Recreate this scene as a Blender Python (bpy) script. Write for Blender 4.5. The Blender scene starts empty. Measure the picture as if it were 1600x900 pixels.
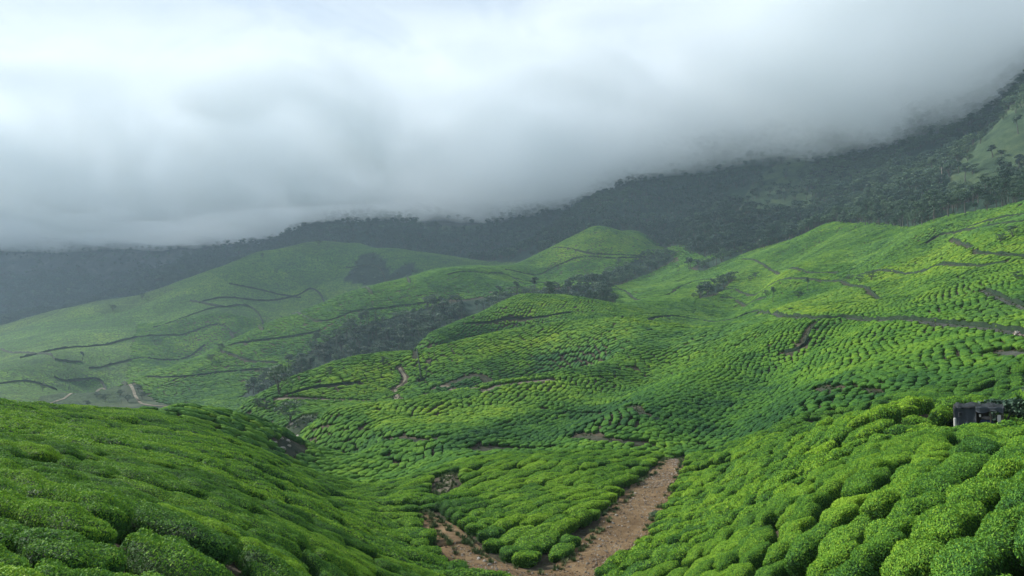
import bpy, bmesh, math, random
import numpy as np
from mathutils import Vector, Matrix, Euler

random.seed(7); rng = np.random.default_rng(7)
scene = bpy.context.scene
COL = scene.collection
R = math.radians

# ------------------------------------------------------------------ camera, world, sun
FPX, CX, CY = 1256.0, 800.0, 450.0
PITCH = math.atan(90.0 / FPX)
cam_data = bpy.data.cameras.new('camera')
cam_data.sensor_width = 36.0
cam_data.lens = 36.0 * FPX / 1600.0
cam_data.clip_start = 0.5
cam_data.clip_end = 20000
cam = bpy.data.objects.new('camera', cam_data)
COL.objects.link(cam)
cam.rotation_euler = (math.pi / 2 + PITCH, 0, 0)
scene.camera = cam

scene.render.engine = 'CYCLES'
scene.view_settings.view_transform = 'Standard'
scene.view_settings.look = 'None'
scene.view_settings.exposure = 0.78
scene.view_settings.gamma = 1.0
scene.cycles.use_denoising = True
scene.cycles.max_bounces = 14
scene.cycles.diffuse_bounces = 3
scene.cycles.glossy_bounces = 2
scene.cycles.transmission_bounces = 2
scene.cycles.volume_bounces = 14
scene.cycles.transparent_max_bounces = 8

SUN_EL, SUN_AZ = R(34), R(-64)      # azimuth measured clockwise from +Y (the view direction)


def nd(nt, kind, loc=(0, 0), **kw):
    n = nt.nodes.new(kind)
    for k, v in kw.items():
        setattr(n, k, v)
    return n


def ramp(nt, stops, interp='LINEAR'):
    n = nt.nodes.new('ShaderNodeValToRGB')
    cr = n.color_ramp
    cr.interpolation = interp
    while len(cr.elements) > 1:
        cr.elements.remove(cr.elements[-1])
    cr.elements[0].position = stops[0][0]
    cr.elements[0].color = (*stops[0][1], 1)
    for p, c in stops[1:]:
        e = cr.elements.new(p)
        e.color = (*c, 1)
    return n


def mixc(nt, fac, a, b, mode='MIX'):
    n = nt.nodes.new('ShaderNodeMix')
    n.data_type = 'RGBA'
    n.blend_type = mode
    for sock, val in ((n.inputs[0], fac), (n.inputs[6], a), (n.inputs[7], b)):
        if isinstance(val, bpy.types.NodeSocket):
            nt.links.new(val, sock)
        elif isinstance(val, (tuple, list)):
            sock.default_value = (*val, 1)
        else:
            sock.default_value = val
    return n.outputs[2]


def mth(nt, op, a, b=None, clamp=False):
    n = nt.nodes.new('ShaderNodeMath')
    n.operation = op
    n.use_clamp = clamp
    for sock, val in ((n.inputs[0], a), (n.inputs[1], b)):
        if val is None:
            continue
        if isinstance(val, bpy.types.NodeSocket):
            nt.links.new(val, sock)
        else:
            sock.default_value = val
    return n.outputs[0]


def noise_tex(nt, vec, scale, detail=4, rough=0.55, dist=0.0):
    n = nt.nodes.new('ShaderNodeTexNoise')
    n.inputs['Scale'].default_value = scale
    n.inputs['Detail'].default_value = detail
    n.inputs['Roughness'].default_value = rough
    n.inputs['Distortion'].default_value = dist
    nt.links.new(vec, n.inputs['Vector'])
    return n.outputs['Fac']


def mapping(nt, vec, scale=(1, 1, 1), rot=(0, 0, 0), loc=(0, 0, 0)):
    n = nt.nodes.new('ShaderNodeMapping')
    n.inputs['Scale'].default_value = scale
    n.inputs['Rotation'].default_value = rot
    n.inputs['Location'].default_value = loc
    nt.links.new(vec, n.inputs['Vector'])
    return n.outputs[0]


world = bpy.data.worlds.new('World')
scene.world = world
world.use_nodes = True
wt = world.node_tree
wt.nodes.clear()
w_out = wt.nodes.new('ShaderNodeOutputWorld')
w_sky = wt.nodes.new('ShaderNodeTexSky')
w_sky.sky_type = 'NISHITA'
w_sky.sun_disc = False
w_sky.sun_elevation = SUN_EL
w_sky.sun_rotation = SUN_AZ
w_sky.air_density = 1.0
w_sky.dust_density = 2.0
bg1 = wt.nodes.new('ShaderNodeBackground')
bg1.inputs['Strength'].default_value = 0.10
wt.links.new(w_sky.outputs[0], bg1.inputs['Color'])
# overcast layer: soft billows laid out on a horizontal cloud sheet (direction / elevation)
tcn = wt.nodes.new('ShaderNodeTexCoord')
sep = wt.nodes.new('ShaderNodeSeparateXYZ')
wt.links.new(tcn.outputs['Generated'], sep.inputs[0])
zc = mth(wt, 'MAXIMUM', sep.outputs['Z'], 0.0)
zc = mth(wt, 'ADD', zc, 0.25)
cmb = wt.nodes.new('ShaderNodeCombineXYZ')
wt.links.new(mth(wt, 'DIVIDE', sep.outputs['X'], zc), cmb.inputs[0])
wt.links.new(mth(wt, 'DIVIDE', sep.outputs['Y'], zc), cmb.inputs[1])
n1 = noise_tex(wt, mapping(wt, cmb.outputs[0], rot=(0, 0, R(35)), scale=(1.0, 0.45, 1), loc=(0.3, 1.7, 0)), 1.3, 5, 0.5, 0.4)
cr = ramp(wt, [(0.33, (0.50, 0.61, 0.76)), (0.50, (0.68, 0.79, 0.93)), (0.66, (0.86, 0.95, 1.05))])
wt.links.new(n1, cr.inputs[0])
bg2 = wt.nodes.new('ShaderNodeBackground')
bg2.inputs['Strength'].default_value = 0.495
wt.links.new(cr.outputs[0], bg2.inputs['Color'])
mixw = wt.nodes.new('ShaderNodeMixShader')
mixw.inputs[0].default_value = 0.80
wt.links.new(bg1.outputs[0], mixw.inputs[1])
wt.links.new(bg2.outputs[0], mixw.inputs[2])
# below the horizon: dim land, not sky
bg3 = wt.nodes.new('ShaderNodeBackground')
bg3.inputs['Color'].default_value = (0.05, 0.085, 0.04, 1)
bg3.inputs['Strength'].default_value = 1.0
low = wt.nodes.new('ShaderNodeMapRange')
low.inputs['From Min'].default_value = -0.04; low.inputs['From Max'].default_value = 0.0
wt.links.new(sep.outputs['Z'], low.inputs['Value'])
mixl = wt.nodes.new('ShaderNodeMixShader')
wt.links.new(low.outputs[0], mixl.inputs[0])
wt.links.new(bg3.outputs[0], mixl.inputs[1]); wt.links.new(mixw.outputs[0], mixl.inputs[2])
wt.links.new(mixl.outputs[0], w_out.inputs['Surface'])

sun_d = bpy.data.lights.new('sun', 'SUN')
sun_d.energy = 4.4
sun_d.angle = R(7)
sun_d.color = (1.0, 0.97, 0.91)
sun = bpy.data.objects.new('sun', sun_d)
COL.objects.link(sun)
sdir = Vector((math.sin(SUN_AZ) * math.cos(SUN_EL), math.cos(SUN_AZ) * math.cos(SUN_EL), math.sin(SUN_EL)))
sun.rotation_euler = sdir.to_track_quat('Z', 'Y').to_euler()
sun.location = (0, 0, 50)

# ------------------------------------------------------------------ helpers: pixels <-> world


def pix_at(px, py):
    """a = x/y and t = z/y of the sight line through a photo pixel"""
    u = (px - CX) / FPX
    v = (CY - py) / FPX
    c, s = math.cos(PITCH), math.sin(PITCH)
    dy = c - v * s
    return u / dy, (s + v * c) / dy


def to_pix(x, y, z):
    c, s = math.cos(PITCH), math.sin(PITCH)
    f = y * c + z * s
    up = -y * s + z * c
    return CX + FPX * x / f, CY - FPX * up / f


def vnoise(x, y, seed=0):
    """smooth value noise, about -1..1"""
    x = np.asarray(x, float); y = np.asarray(y, float)
    xi = np.floor(x).astype(np.int64); yi = np.floor(y).astype(np.int64)
    fx = x - xi; fy = y - yi
    fx = fx * fx * fx * (fx * (fx * 6 - 15) + 10); fy = fy * fy * fy * (fy * (fy * 6 - 15) + 10)

    def h(i, j):
        n = (i * 374761393 + j * 668265263 + seed * 1274126177) & 0xFFFFFFFF
        n = ((n ^ (n >> 13)) * 1274126177) & 0xFFFFFFFF
        n = n ^ (n >> 16)
        return (n & 0xFFFFFF) / float(0x7FFFFF) - 1.0
    a = h(xi, yi) * (1 - fx) + h(xi + 1, yi) * fx
    b = h(xi, yi + 1) * (1 - fx) + h(xi + 1, yi + 1) * fx
    return a * (1 - fy) + b * fy


def fbm(x, y, octs=4, seed=0, gain=0.5):
    s = 0; amp = 1; tot = 0
    for k in range(octs):
        s = s + amp * vnoise(x * 2 ** k, y * 2 ** k, seed + 17 * k)
        tot += amp; amp *= gain
    return s / tot

# ------------------------------------------------------------------ terrain from surveyed points
# (photo x, photo y, distance): top of the tea, ground lies 0.8 m lower; H0: bare ground


TEA = [
    # near left hill
    (-300,1000,9),(-300,800,14),(-300,680,28),(-300,635,50),
    (0,900,12),(0,800,16),(0,720,24),(0,660,40),(0,630,60),
    (100,900,12.5),(100,800,17),(100,720,28),(100,665,48),(90,640,72),
    (200,900,13.5),(200,800,20),(200,720,33),(200,670,58),(200,648,86),
    (290,900,15.5),(290,800,24),(290,720,40),(290,660,80),(290,634,110),
    (370,900,17.5),(370,800,28),(370,700,60),(370,646,122),
    (430,900,20),(430,800,36),(430,720,70),(430,667,130),
    (500,900,25),(500,850,34),(500,800,46),(500,740,82),
    (560,900,31),(560,830,47),(560,772,74),
    (640,900,38),(640,870,45),(640,828,57),(700,885,47),
    # valley between
    (470,722,118),(560,755,93),(520,735,118),(560,722,125),(640,715,125),(640,745,100),
    (860,878,46.5),(800,800,60),(850,760,70),(850,712,90),(950,800,58),(950,740,76),(1000,700,98),
    (1130,690,105),(700,792,63),(750,830,54),(720,760,76),(750,716,98),(930,840,51),
    # right near hill
    (1000,895,40),(1100,800,50),(1100,860,38),(1062,765,66),(1100,725,78),(1150,692,88),
    (1100,900,32),(1200,900,24),(1400,900,15),(1600,900,11),(1850,900,8.5),(1200,800,36),(1200,740,52),
    (1250,668,70),(1300,900,19),(1300,800,25),(1300,720,40),(1350,647,56),(1400,800,20),(1400,700,33),(1450,626,46),
    (1500,800,17),(1500,700,28),(1520,664,36),(1600,800,15),(1600,700,24),(1600,670,32),(1800,680,22),(1800,640,35),
    # slope behind it
    (1150,686,100),(1250,655,92),(1250,620,115),(1350,630,82),(1350,600,105),(1450,580,104),
    (1480,621,53),(1540,618,53),(1500,600,88),(1450,598,95),(1600,590,80),(1600,615,60),(1550,560,100),(1600,560,88),(1800,560,75),(1150,640,130),(1150,600,170),(1150,560,220),(1150,520,250),
    (1250,560,180),(1250,520,205),(1250,500,220),(1400,540,150),(1400,508,168),(1500,540,122),(1500,518,140),
    (1600,535,110),(1800,530,95),
    (1050,680,118),(1050,640,150),(1050,600,200),(1050,560,250),(1050,520,285),(1050,499,300),
    (950,690,115),(950,650,150),(950,610,195),(950,580,230),(950,540,270),(960,502,305),
    (850,700,110),(850,660,145),(850,620,190),(880,587,228),
    (900,583,235),(777,609,215),(656,636,195),(569,651,185),(515,662,178),
    (700,590,268),(800,570,280),(608,564,300),(664,560,300),(721,545,305),(777,532,310),(900,511,315),(972,497,320),(1080,498,316),
    (400,632,272),(450,605,290),(520,580,300),(600,563,305),(450,625,262),(520,615,262),(600,600,275),
    (500,640,225),(460,660,200),(500,700,138),(600,690,138),(600,670,155),(700,690,122),(700,660,160),(540,680,160),
    (785,690,118),(785,650,165),
    # hill behind
    (645,547,345),(676,527,375),(728,506,400),(778,481,430),(815,469,440),(872,470,440),(940,480,430),(1000,486,400),
    (700,540,345),(800,520,350),(900,502,365),(800,495,400),(900,485,410),
    # long ridge and its front
    (250,625,480),(400,600,500),(500,560,540),(600,530,560),(700,490,600),(800,460,620),(900,445,650),
    (205,603,520),(290,570,560),(400,520,620),(480,490,660),(600,450,720),(680,428,760),(780,423,800),(850,425,800),(330,640,430),
    (780,420,860),(850,390,900),(930,357,930),(1000,370,930),(1030,385,930),(930,400,820),(950,430,760),(1000,440,700),(1050,410,800),
    (860,415,810),
    # right upper fields
    (1100,440,600),(1200,400,620),(1290,355,640),(1150,470,480),(1250,470,350),(1300,440,400),(1200,430,480),(1100,480,420),
    (1000,470,500),(1350,400,450),(1380,365,520),(1450,355,420),(1500,345,400),(1600,325,350),(1400,420,330),(1500,400,280),
    (1600,380,260),(1500,460,200),(1600,450,175),(1400,470,230),(1600,490,140),(1300,490,225),(1150,497,300),
    (1800,290,330),(1800,400,210),(1800,480,120),
    # far left hill
    (-250,540,850),(0,510,950),(100,492,1000),(200,470,1050),(300,435,1100),(400,400,1150),(500,378,1200),(560,377,1200),(640,390,1150),(720,402,1150),
    (-250,600,600),(0,560,750),(100,580,650),(200,530,800),(300,480,900),(400,450,980),(500,420,1080),(450,480,900),(350,520,800),(250,560,680),(600,420,1050),(680,418,1060),
    (0,600,560),(100,615,520),(170,612,530),(100,635,450),(0,625,480),(250,632,450),(-250,640,430),
]
BARE = [
    (900,900,46),(960,835,56),(1010,775,70),(1045,735,84),(850,905,45.5),
    (760,900,45),(700,845,54),(665,808,62),(690,775,74),(702,748,84),
    (1530,694,43),(1600,698,43),(1700,700,43),(1480,690,42.5),(1560,692,46),
    (640,624,235),(700,612,245),(780,601,255),(860,593,262),
    (430,702,160),(410,690,175),(450,675,185),(460,650,212),
    # mountains
    (-250,510,1350),(0,500,1400),(100,485,1450),(200,462,1500),(300,428,1600),(0,455,1900),(150,435,1950),(300,400,1950),(400,385,1800),
    (0,395,2050),(150,375,2080),(0,340,2250),(300,350,2200),(450,350,2100),(-250,380,2200),(-250,470,1800),
    (0,260,2600),(300,250,2600),(-300,250,2600),
    (520,375,1500),(620,385,1500),(720,398,1400),(800,400,1350),(600,330,1800),(800,320,1700),(900,315,1500),(700,270,2050),(500,320,1900),
    (850,370,1250),(930,342,1060),(1000,300,1150),(1060,240,1250),(1100,350,850),(1030,373,960),(1200,350,800),(1200,300,950),
    (1250,240,1050),(1300,345,700),(1350,300,800),(1400,250,850),(1480,335,500),(1450,270,700),(1500,245,720),(1550,200,760),
    (1600,300,470),(1600,230,600),(1600,140,700),(1800,60,750),(1800,200,520),(1600,60,950),(1300,150,1200),(1100,160,1450),(900,230,1800),
    (1700,230,560),(700,220,2600),(1000,180,2300),(1300,120,1900),(1700,40,1500),
]
# hidden ground as plain x, y, z
WORLD = [
    (-45,75,-8),(-55,95,-13),(-40,100,-12),(-30,150,-22),(-90,150,-26),(-60,120,-17),(-150,150,-24),(-60,200,-32),(-140,250,-36),
    (-250,300,-38),(-100,320,-38),(-180,400,-38),(-90,400,-38),(-48,180,-24),
    (0,25,-12.5),(1,12,-9.5),(0,6,-7),(4,36,-13.0),(4,9,-5.5),(-4,9,-5),(5,6,-4.5),(-5,6,-4.5),(1,18,-11),
    (34,85,-11),(36,68,-8.5),(29,57,-6.5),(32,54,-6),(28,52,-5.5),
    (-60,320,-24),(-30,330,-8),(-10,335,-6),(20,340,2),(-70,345,-28),(-50,370,-14),
    (0,480,8),(-60,440,-16),(-130,450,-28),(30,520,14),(60,520,22),(-40,500,-10),
    (-270,680,-22),(-210,760,-2),(-120,880,30),(-60,960,50),(-330,640,-30),(60,1010,118),(100,1010,125),
    (-250,1300,90),(-400,1250,60),(-560,1200,30),(-700,1150,22),(-100,1300,100),(-150,1270,110),
    (60,350,6),(0,390,3),(-20,360,-3),
]


# ridge lines, filled in between their points
CRESTS = [
    [(0,630,60),(90,640,72),(200,648,86),(290,634,110),(370,646,122),(430,667,130)],
    [(1150,692,88),(1250,668,70),(1350,647,56),(1450,626,46)],
    [(400,632,272),(450,605,290),(520,580,300),(600,563,305),(664,560,300),(721,545,305),(777,532,310),(900,511,315),(972,497,320),(1080,498,316)],
    [(645,547,345),(676,527,375),(728,506,400),(778,481,430),(815,469,440),(872,470,440),(940,480,430)],
    [(205,603,520),(290,570,560),(400,520,620),(480,490,660),(600,450,720),(680,428,760),(780,422,810)],
    [(780,420,860),(850,390,900),(930,357,930),(1000,370,930),(1030,385,930)],
    [(0,510,950),(100,492,1000),(200,470,1050),(300,435,1100),(400,400,1150),(500,378,1200),(560,377,1200),(640,390,1150),(720,402,1150)],
    [(515,662,178),(569,651,185),(656,636,195),(777,609,215),(900,583,235)],
]


def build_controls():
    A, S, T = [], [], []
    for line in CRESTS:
        for (x0, y0, d0), (x1, y1, d1) in zip(line[:-1], line[1:]):
            n = max(2, int(abs(x1 - x0) / 38))
            for k in range(1, n):
                f = k / n
                a, t = pix_at(x0 + (x1 - x0) * f, y0 + (y1 - y0) * f)
                d = d0 + (d1 - d0) * f
                A.append(a); S.append(math.log(d)); T.append(t - 0.8 / d)
    for lst, h in ((TEA, 0.8), (BARE, 0.0)):
        for px, py, d in lst:
            a, t = pix_at(px, py)
            A.append(a); S.append(math.log(d)); T.append(t - h / d)
    for x, y, z in WORLD:
        A.append(x / y); S.append(math.log(y)); T.append(z / y)
    return np.array(A), np.array(S), np.array(T)


KA, KS = 1.0, 0.55
cA, cS, cT = build_controls()


def phi(r2):
    return 0.5 * r2 * np.log(r2 + 1e-12)


def tps_fit(lam=2e-5):
    P = np.stack([cA * KA, cS * KS], 1)
    d2 = ((P[:, None] - P[None]) ** 2).sum(-1)
    n = len(P)
    M = np.zeros((n + 3, n + 3))
    M[:n, :n] = phi(d2) + lam * np.eye(n)
    M[:n, n] = 1; M[:n, n + 1:] = P
    M[n, :n] = 1; M[n + 1:, :n] = P.T
    rhs = np.concatenate([cT, np.zeros(3)])
    w = np.linalg.solve(M, rhs)
    return P, w


NA, NS = 460, 760
A0, A1 = -1.0, 1.0
S0, S1 = math.log(5.0), math.log(2900.0)
gA = np.linspace(A0, A1, NA)
gS = np.linspace(S0, S1, NS)


def tps_grid():
    P, w = tps_fit()
    n = len(P)
    # evaluated on a coarser lattice, then smoothly upsampled
    ca = np.linspace(A0, A1, NA // 2); cs = np.linspace(S0, S1, NS // 2)
    out = np.zeros((len(ca), len(cs)))
    for i, a in enumerate(ca):
        d2 = (a * KA - P[:, 0])[None] ** 2 + (cs[:, None] * KS - P[None, :, 1]) ** 2
        out[i] = phi(d2) @ w[:n] + w[n] + w[n + 1] * a * KA + w[n + 2] * cs * KS
    # separable linear upsampling with a light blur keeps the sheet smooth
    tmp = np.stack([np.interp(gS, cs, out[i]) for i in range(len(ca))])
    big = np.stack([np.interp(gA, ca, tmp[:, j]) for j in range(NS)], 1)
    return big


gT = tps_grid()
GY = np.exp(gS)[None, :] * np.ones((NA, 1))
GX = gA[:, None] * GY
GZ = gT * GY


def sstep(x, a, b):
    t = np.clip((x - a) / (b - a), 0, 1)
    return t * t * (3 - 2 * t)


GPX, GPY = to_pix(GX, GY, GZ)
# folds sharper than the survey: (points, height, half width)
FOLDS = [
    ([(500,662,205),(569,657,212),(656,642,226),(777,616,246),(900,592,266)], -5.5, 13),
    ([(515,664,178),(569,653,185),(656,638,195),(777,611,215),(900,585,235),(1000,560,262)], 3.2, 13),
    ([(400,634,272),(450,607,290),(520,582,300),(600,565,305),(664,562,300),(721,547,305),(777,534,310),(900,513,315),(972,499,318),(1040,500,318)], 3.6, 16),
    ([(480,600,335),(600,570,338),(664,565,330),(721,552,338),(777,538,342),(900,515,350),(960,500,355)], -9.0, 17),
    ([(676,529,375),(728,508,400),(778,483,430),(815,471,440),(872,472,440),(930,482,432)], 3.5, 22),
    ([(205,605,520),(290,572,560),(400,522,620),(480,492,660),(600,452,720),(680,430,760),(780,424,810)], 4.0, 34),
    ([(1360,478,262),(1395,466,285),(1440,440,325),(1480,405,385)], -4.0, 13),
    ([(1060,500,330),(1100,475,410),(1180,436,510),(1250,402,600)], -7.0, 26),
    ([(1090,690,112),(1150,645,148),(1200,590,190)], -3.4, 11),
    ([(1020,640,150),(1080,600,188),(1120,565,215)], 2.8, 14),
    ([(800,690,128),(880,650,160),(960,600,205),(1010,560,250)], -3.0, 12),
    ([(430,702,160),(450,680,185),(480,655,205)], -1.6, 7),
    ([(300,520,760),(250,560,690),(200,590,620)], -8.0, 45),
    ([(150,500,1000),(180,540,800),(160,580,680)], 7.0, 45),
    ([(60,520,930),(70,560,780),(40,600,620)], 7.0, 40),
    ([(330,470,1000),(350,510,860)], 9.0, 50),
    ([(430,440,1060),(450,480,930)], -9.0, 45),
    ([(560,400,1150),(570,430,1040)], -10.0, 40),
    ([(840,440,720),(860,420,800)], -6.0, 30),
]


def seg_dist(X, Y, P):
    best = np.full(X.shape, 1e9)
    for (x0, y0), (x1, y1) in zip(P[:-1], P[1:]):
        dx, dy = x1 - x0, y1 - y0
        t = np.clip(((X - x0) * dx + (Y - y0) * dy) / (dx * dx + dy * dy), 0, 1)
        best = np.minimum(best, np.hypot(X - x0 - t * dx, Y - y0 - t * dy))
    return best


for fp, fh, fw in FOLDS:
    P_ = []
    for px_, py_, d_ in fp:
        a_, t_ = pix_at(px_, py_)
        P_.append((a_ * d_, d_))
    GZ = GZ + fh * np.exp(-(seg_dist(GX, GY, P_) / fw) ** 2)
# mountain mask: beyond the tea
mt_bound_px = np.array([-400, 0, 100, 200, 300, 400, 500, 560, 640, 720, 780, 850, 930, 1000, 1030, 1100, 1200, 1290, 1380, 1450, 1600, 2000])
mt_bound_d = np.array([1120, 1180, 1200, 1230, 1270, 1310, 1330, 1330, 1280, 1230, 1120, 1010, 990, 985, 930, 745, 700, 665, 560, 465, 378, 350])
bound = np.interp(800 + FPX * gA, mt_bound_px, mt_bound_d)[:, None]
mount = sstep(GY, bound * 0.99, bound * 1.10)
GZ = GZ + mount * (16 * fbm(GX / 230, GY / 230, 5, 3) - 26 * np.abs(fbm(GX / 110, GY / 190, 4, 9)) * sstep(GY, bound, bound * 1.3))
# rolling relief on the tea slopes
GZ = GZ + (1 - mount) * (sstep(GY, 60, 300) * 1.7 * fbm(GX / 38, GY / 38, 3, 21) + sstep(GY, 400, 700) * 4.5 * fbm(GX / 110, GY / 110, 3, 31)
                         + 0.10 * fbm(GX / 3.5, GY / 3.5, 2, 41))


def ground_z(x, y):
    x = np.asarray(x, float); y = np.maximum(np.asarray(y, float), 5.01)
    fa = np.clip((x / y - A0) / (A1 - A0) * (NA - 1), 0, NA - 1.001)
    fs = np.clip((np.log(y) - S0) / (S1 - S0) * (NS - 1), 0, NS - 1.001)
    i = fa.astype(int); j = fs.astype(int); u = fa - i; v = fs - j
    return (GZ[i, j] * (1 - u) * (1 - v) + GZ[i + 1, j] * u * (1 - v) + GZ[i, j + 1] * (1 - u) * v + GZ[i + 1, j + 1] * u * v)


def hit(px, py, h=0.0, dmin=6, dmax=2800):
    """first point of the ground (raised by h) on the sight line through a photo pixel"""
    a, t = pix_at(px, py)
    d = np.exp(np.linspace(math.log(dmin), math.log(dmax), 2600))
    z = ground_z(a * d, d) + h
    k = np.nonzero(z >= t * d)[0]
    if len(k) == 0:
        return None
    k = k[0]
    if k == 0:
        return Vector((a * d[0], d[0], float(z[0] - h)))
    f0 = z[k - 1] - t * d[k - 1]; f1 = z[k] - t * d[k]
    w = -f0 / (f1 - f0 + 1e-12)
    dd = d[k - 1] + w * (d[k] - d[k - 1])
    return Vector((a * dd, dd, float(ground_z(a * dd, dd))))


def mesh_grid(name, X, Y, Z):
    ni, nj = X.shape
    me = bpy.data.meshes.new(name)
    co = np.stack([X, Y, Z], -1).reshape(-1, 3).astype(np.float32)
    idx = np.arange(ni * nj).reshape(ni, nj)
    q = np.stack([idx[:-1, :-1], idx[1:, :-1], idx[1:, 1:], idx[:-1, 1:]], -1).reshape(-1, 4).astype(np.int32)
    me.vertices.add(len(co)); me.vertices.foreach_set('co', co.ravel())
    me.loops.add(q.size); me.loops.foreach_set('vertex_index', q.ravel())
    me.polygons.add(len(q)); me.polygons.foreach_set('loop_start', np.arange(len(q), dtype=np.int32) * 4)
    me.polygons.foreach_set('loop_total', np.full(len(q), 4, np.int32))
    me.polygons.foreach_set('use_smooth', np.ones(len(q), bool))
    me.update(calc_edges=True)
    return me


def link(name, me, mats=(), **props):
    o = bpy.data.objects.new(name, me)
    COL.objects.link(o)
    for m in mats if isinstance(mats, (list, tuple)) else [mats]:
        if me and len(me.materials) < len(mats if isinstance(mats, (list, tuple)) else [mats]):
            me.materials.append(m)
    for k, v in props.items():
        o[k] = v
    return o


def new_mat(name):
    m = bpy.data.materials.new(name)
    m.use_nodes = True
    nt = m.node_tree
    nt.nodes.clear()
    out = nt.nodes.new('ShaderNodeOutputMaterial')
    b = nt.nodes.new('ShaderNodeBsdfPrincipled')
    nt.links.new(b.outputs[0], out.inputs[0])
    geo = nt.nodes.new('ShaderNodeNewGeometry')
    return m, nt, b, geo.outputs['Position']

# ------------------------------------------------------------------ air: haze and the low cloud deck


def make_haze():
    x0, x1, y0, y1, z0, z1 = -3050, 3050, -120, 2990, -60, 800
    v = [(x, y, z) for z in (z0, z1) for y in (y0, y1) for x in (x0, x1)]
    f = [(0, 2, 3, 1), (4, 5, 7, 6), (0, 1, 5, 4), (2, 6, 7, 3), (0, 4, 6, 2), (1, 3, 7, 5)]
    me = bpy.data.meshes.new('haze'); me.from_pydata(v, [], f); me.update()
    m = bpy.data.materials.new('haze_air'); m.use_nodes = True
    nt = m.node_tree; nt.nodes.clear()
    out = nt.nodes.new('ShaderNodeOutputMaterial')
    pv = nt.nodes.new('ShaderNodeVolumePrincipled')
    pv.inputs['Color'].default_value = (0.62, 0.82, 1.0, 1)
    pv.inputs['Density'].default_value = 0.00013
    pv.inputs['Anisotropy'].default_value = 0.2
    nt.links.new(pv.outputs[0], out.inputs['Volume'])
    link('haze', me, [m], kind='stuff')


def make_cloud():
    """low cloud deck lying over the mountains; its base dips and rises, its near rim thins out upward"""
    xs = np.linspace(-3000, 3000, 240)
    vv = np.linspace(0, 1, 150) ** 1.7
    X = np.repeat(xs[:, None], len(vv), 1)
    yf = np.interp(xs, [-3000, -1500, -600, 0, 220, 400, 700, 1100, 3000], [1250, 1150, 1050, 950, 690, 500, 350, 280, 200])
    yf = yf + 90 * fbm(xs / 400, xs * 0, 3, 5)
    Y = yf[:, None] + vv[None, :] * (4200 - yf[:, None])
    top = 470.0
    base = 262 + 34 * fbm(X / 420, Y / 420, 4, 61) + 14 * fbm(X / 90, Y / 90, 3, 67)
    base = base + np.interp(X, [-1500, -900, -300, 150, 400, 900], [22, -12, -8, -4, -34, -66])
    edge = sstep((Y - yf[:, None]), 0, 420)
    Zb = top - 6 - (top - 6 - base) * edge
    n = X.size
    Zt = np.full(X.shape, top) + 20 * fbm(X / 500, Y / 500, 2, 71) * edge
    ni, nj = X.shape
    co = np.concatenate([np.stack([X, Y, Zb], -1).reshape(-1, 3), np.stack([X, Y, Zt], -1).reshape(-1, 3)])
    idx = np.arange(n).reshape(ni, nj)
    qb = np.stack([idx[:-1, :-1], idx[:-1, 1:], idx[1:, 1:], idx[1:, :-1]], -1).reshape(-1, 4)
    qt = np.stack([idx[:-1, :-1], idx[1:, :-1], idx[1:, 1:], idx[:-1, 1:]], -1).reshape(-1, 4) + n
    side = []
    for line in (idx[:, 0], idx[::-1, -1], idx[0, ::-1], idx[-1, :]):
        a, b = line[:-1], line[1:]
        side.append(np.stack([a, b, b + n, a + n], -1))
    f = np.concatenate([qb, qt] + side)
    me = bpy.data.meshes.new('low_cloud')
    me.from_pydata(co.tolist(), [], f.tolist()); me.update()
    m = bpy.data.materials.new('cloud_vapour'); m.use_nodes = True
    nt = m.node_tree; nt.nodes.clear()
    out = nt.nodes.new('ShaderNodeOutputMaterial')
    pv = nt.nodes.new('ShaderNodeVolumePrincipled')
    pv.inputs['Color'].default_value = (0.960, 0.984, 1.0, 1)
    pv.inputs['Density'].default_value = 0.011
    pv.inputs['Anisotropy'].default_value = 0.0
    tc = nt.nodes.new('ShaderNodeNewGeometry')
    wisps = noise_tex(nt, mapping(nt, tc.outputs['Position'], scale=(1, 1, 1.6), loc=(310, 40, 0)), 0.0048, 5, 0.6, 1.0)
    mr = nt.nodes.new('ShaderNodeMapRange')
    mr.inputs['From Min'].default_value = 0.38; mr.inputs['From Max'].default_value = 0.60
    mr.inputs['To Min'].default_value = 0.0040; mr.inputs['To Max'].default_value = 0.017
    nt.links.new(wisps, mr.inputs['Value'])
    nt.links.new(mr.outputs[0], pv.inputs['Density'])
    nt.links.new(pv.outputs[0], out.inputs['Volume'])
    link('low_cloud', me, [m], kind='stuff')


make_haze()
make_cloud()

# ------------------------------------------------------------------ materials
def attr(nt, name, kind='GEOMETRY', out='Color'):
    n = nt.nodes.new('ShaderNodeAttribute')
    n.attribute_type = kind
    n.attribute_name = name
    return n.outputs[out]


def bump(nt, b, height, strength=0.6, dist=0.1):
    n = nt.nodes.new('ShaderNodeBump')
    n.inputs['Strength'].default_value = strength
    n.inputs['Distance'].default_value = dist
    nt.links.new(height, n.inputs['Height'])
    nt.links.new(n.outputs[0], b.inputs['Normal'])


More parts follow.
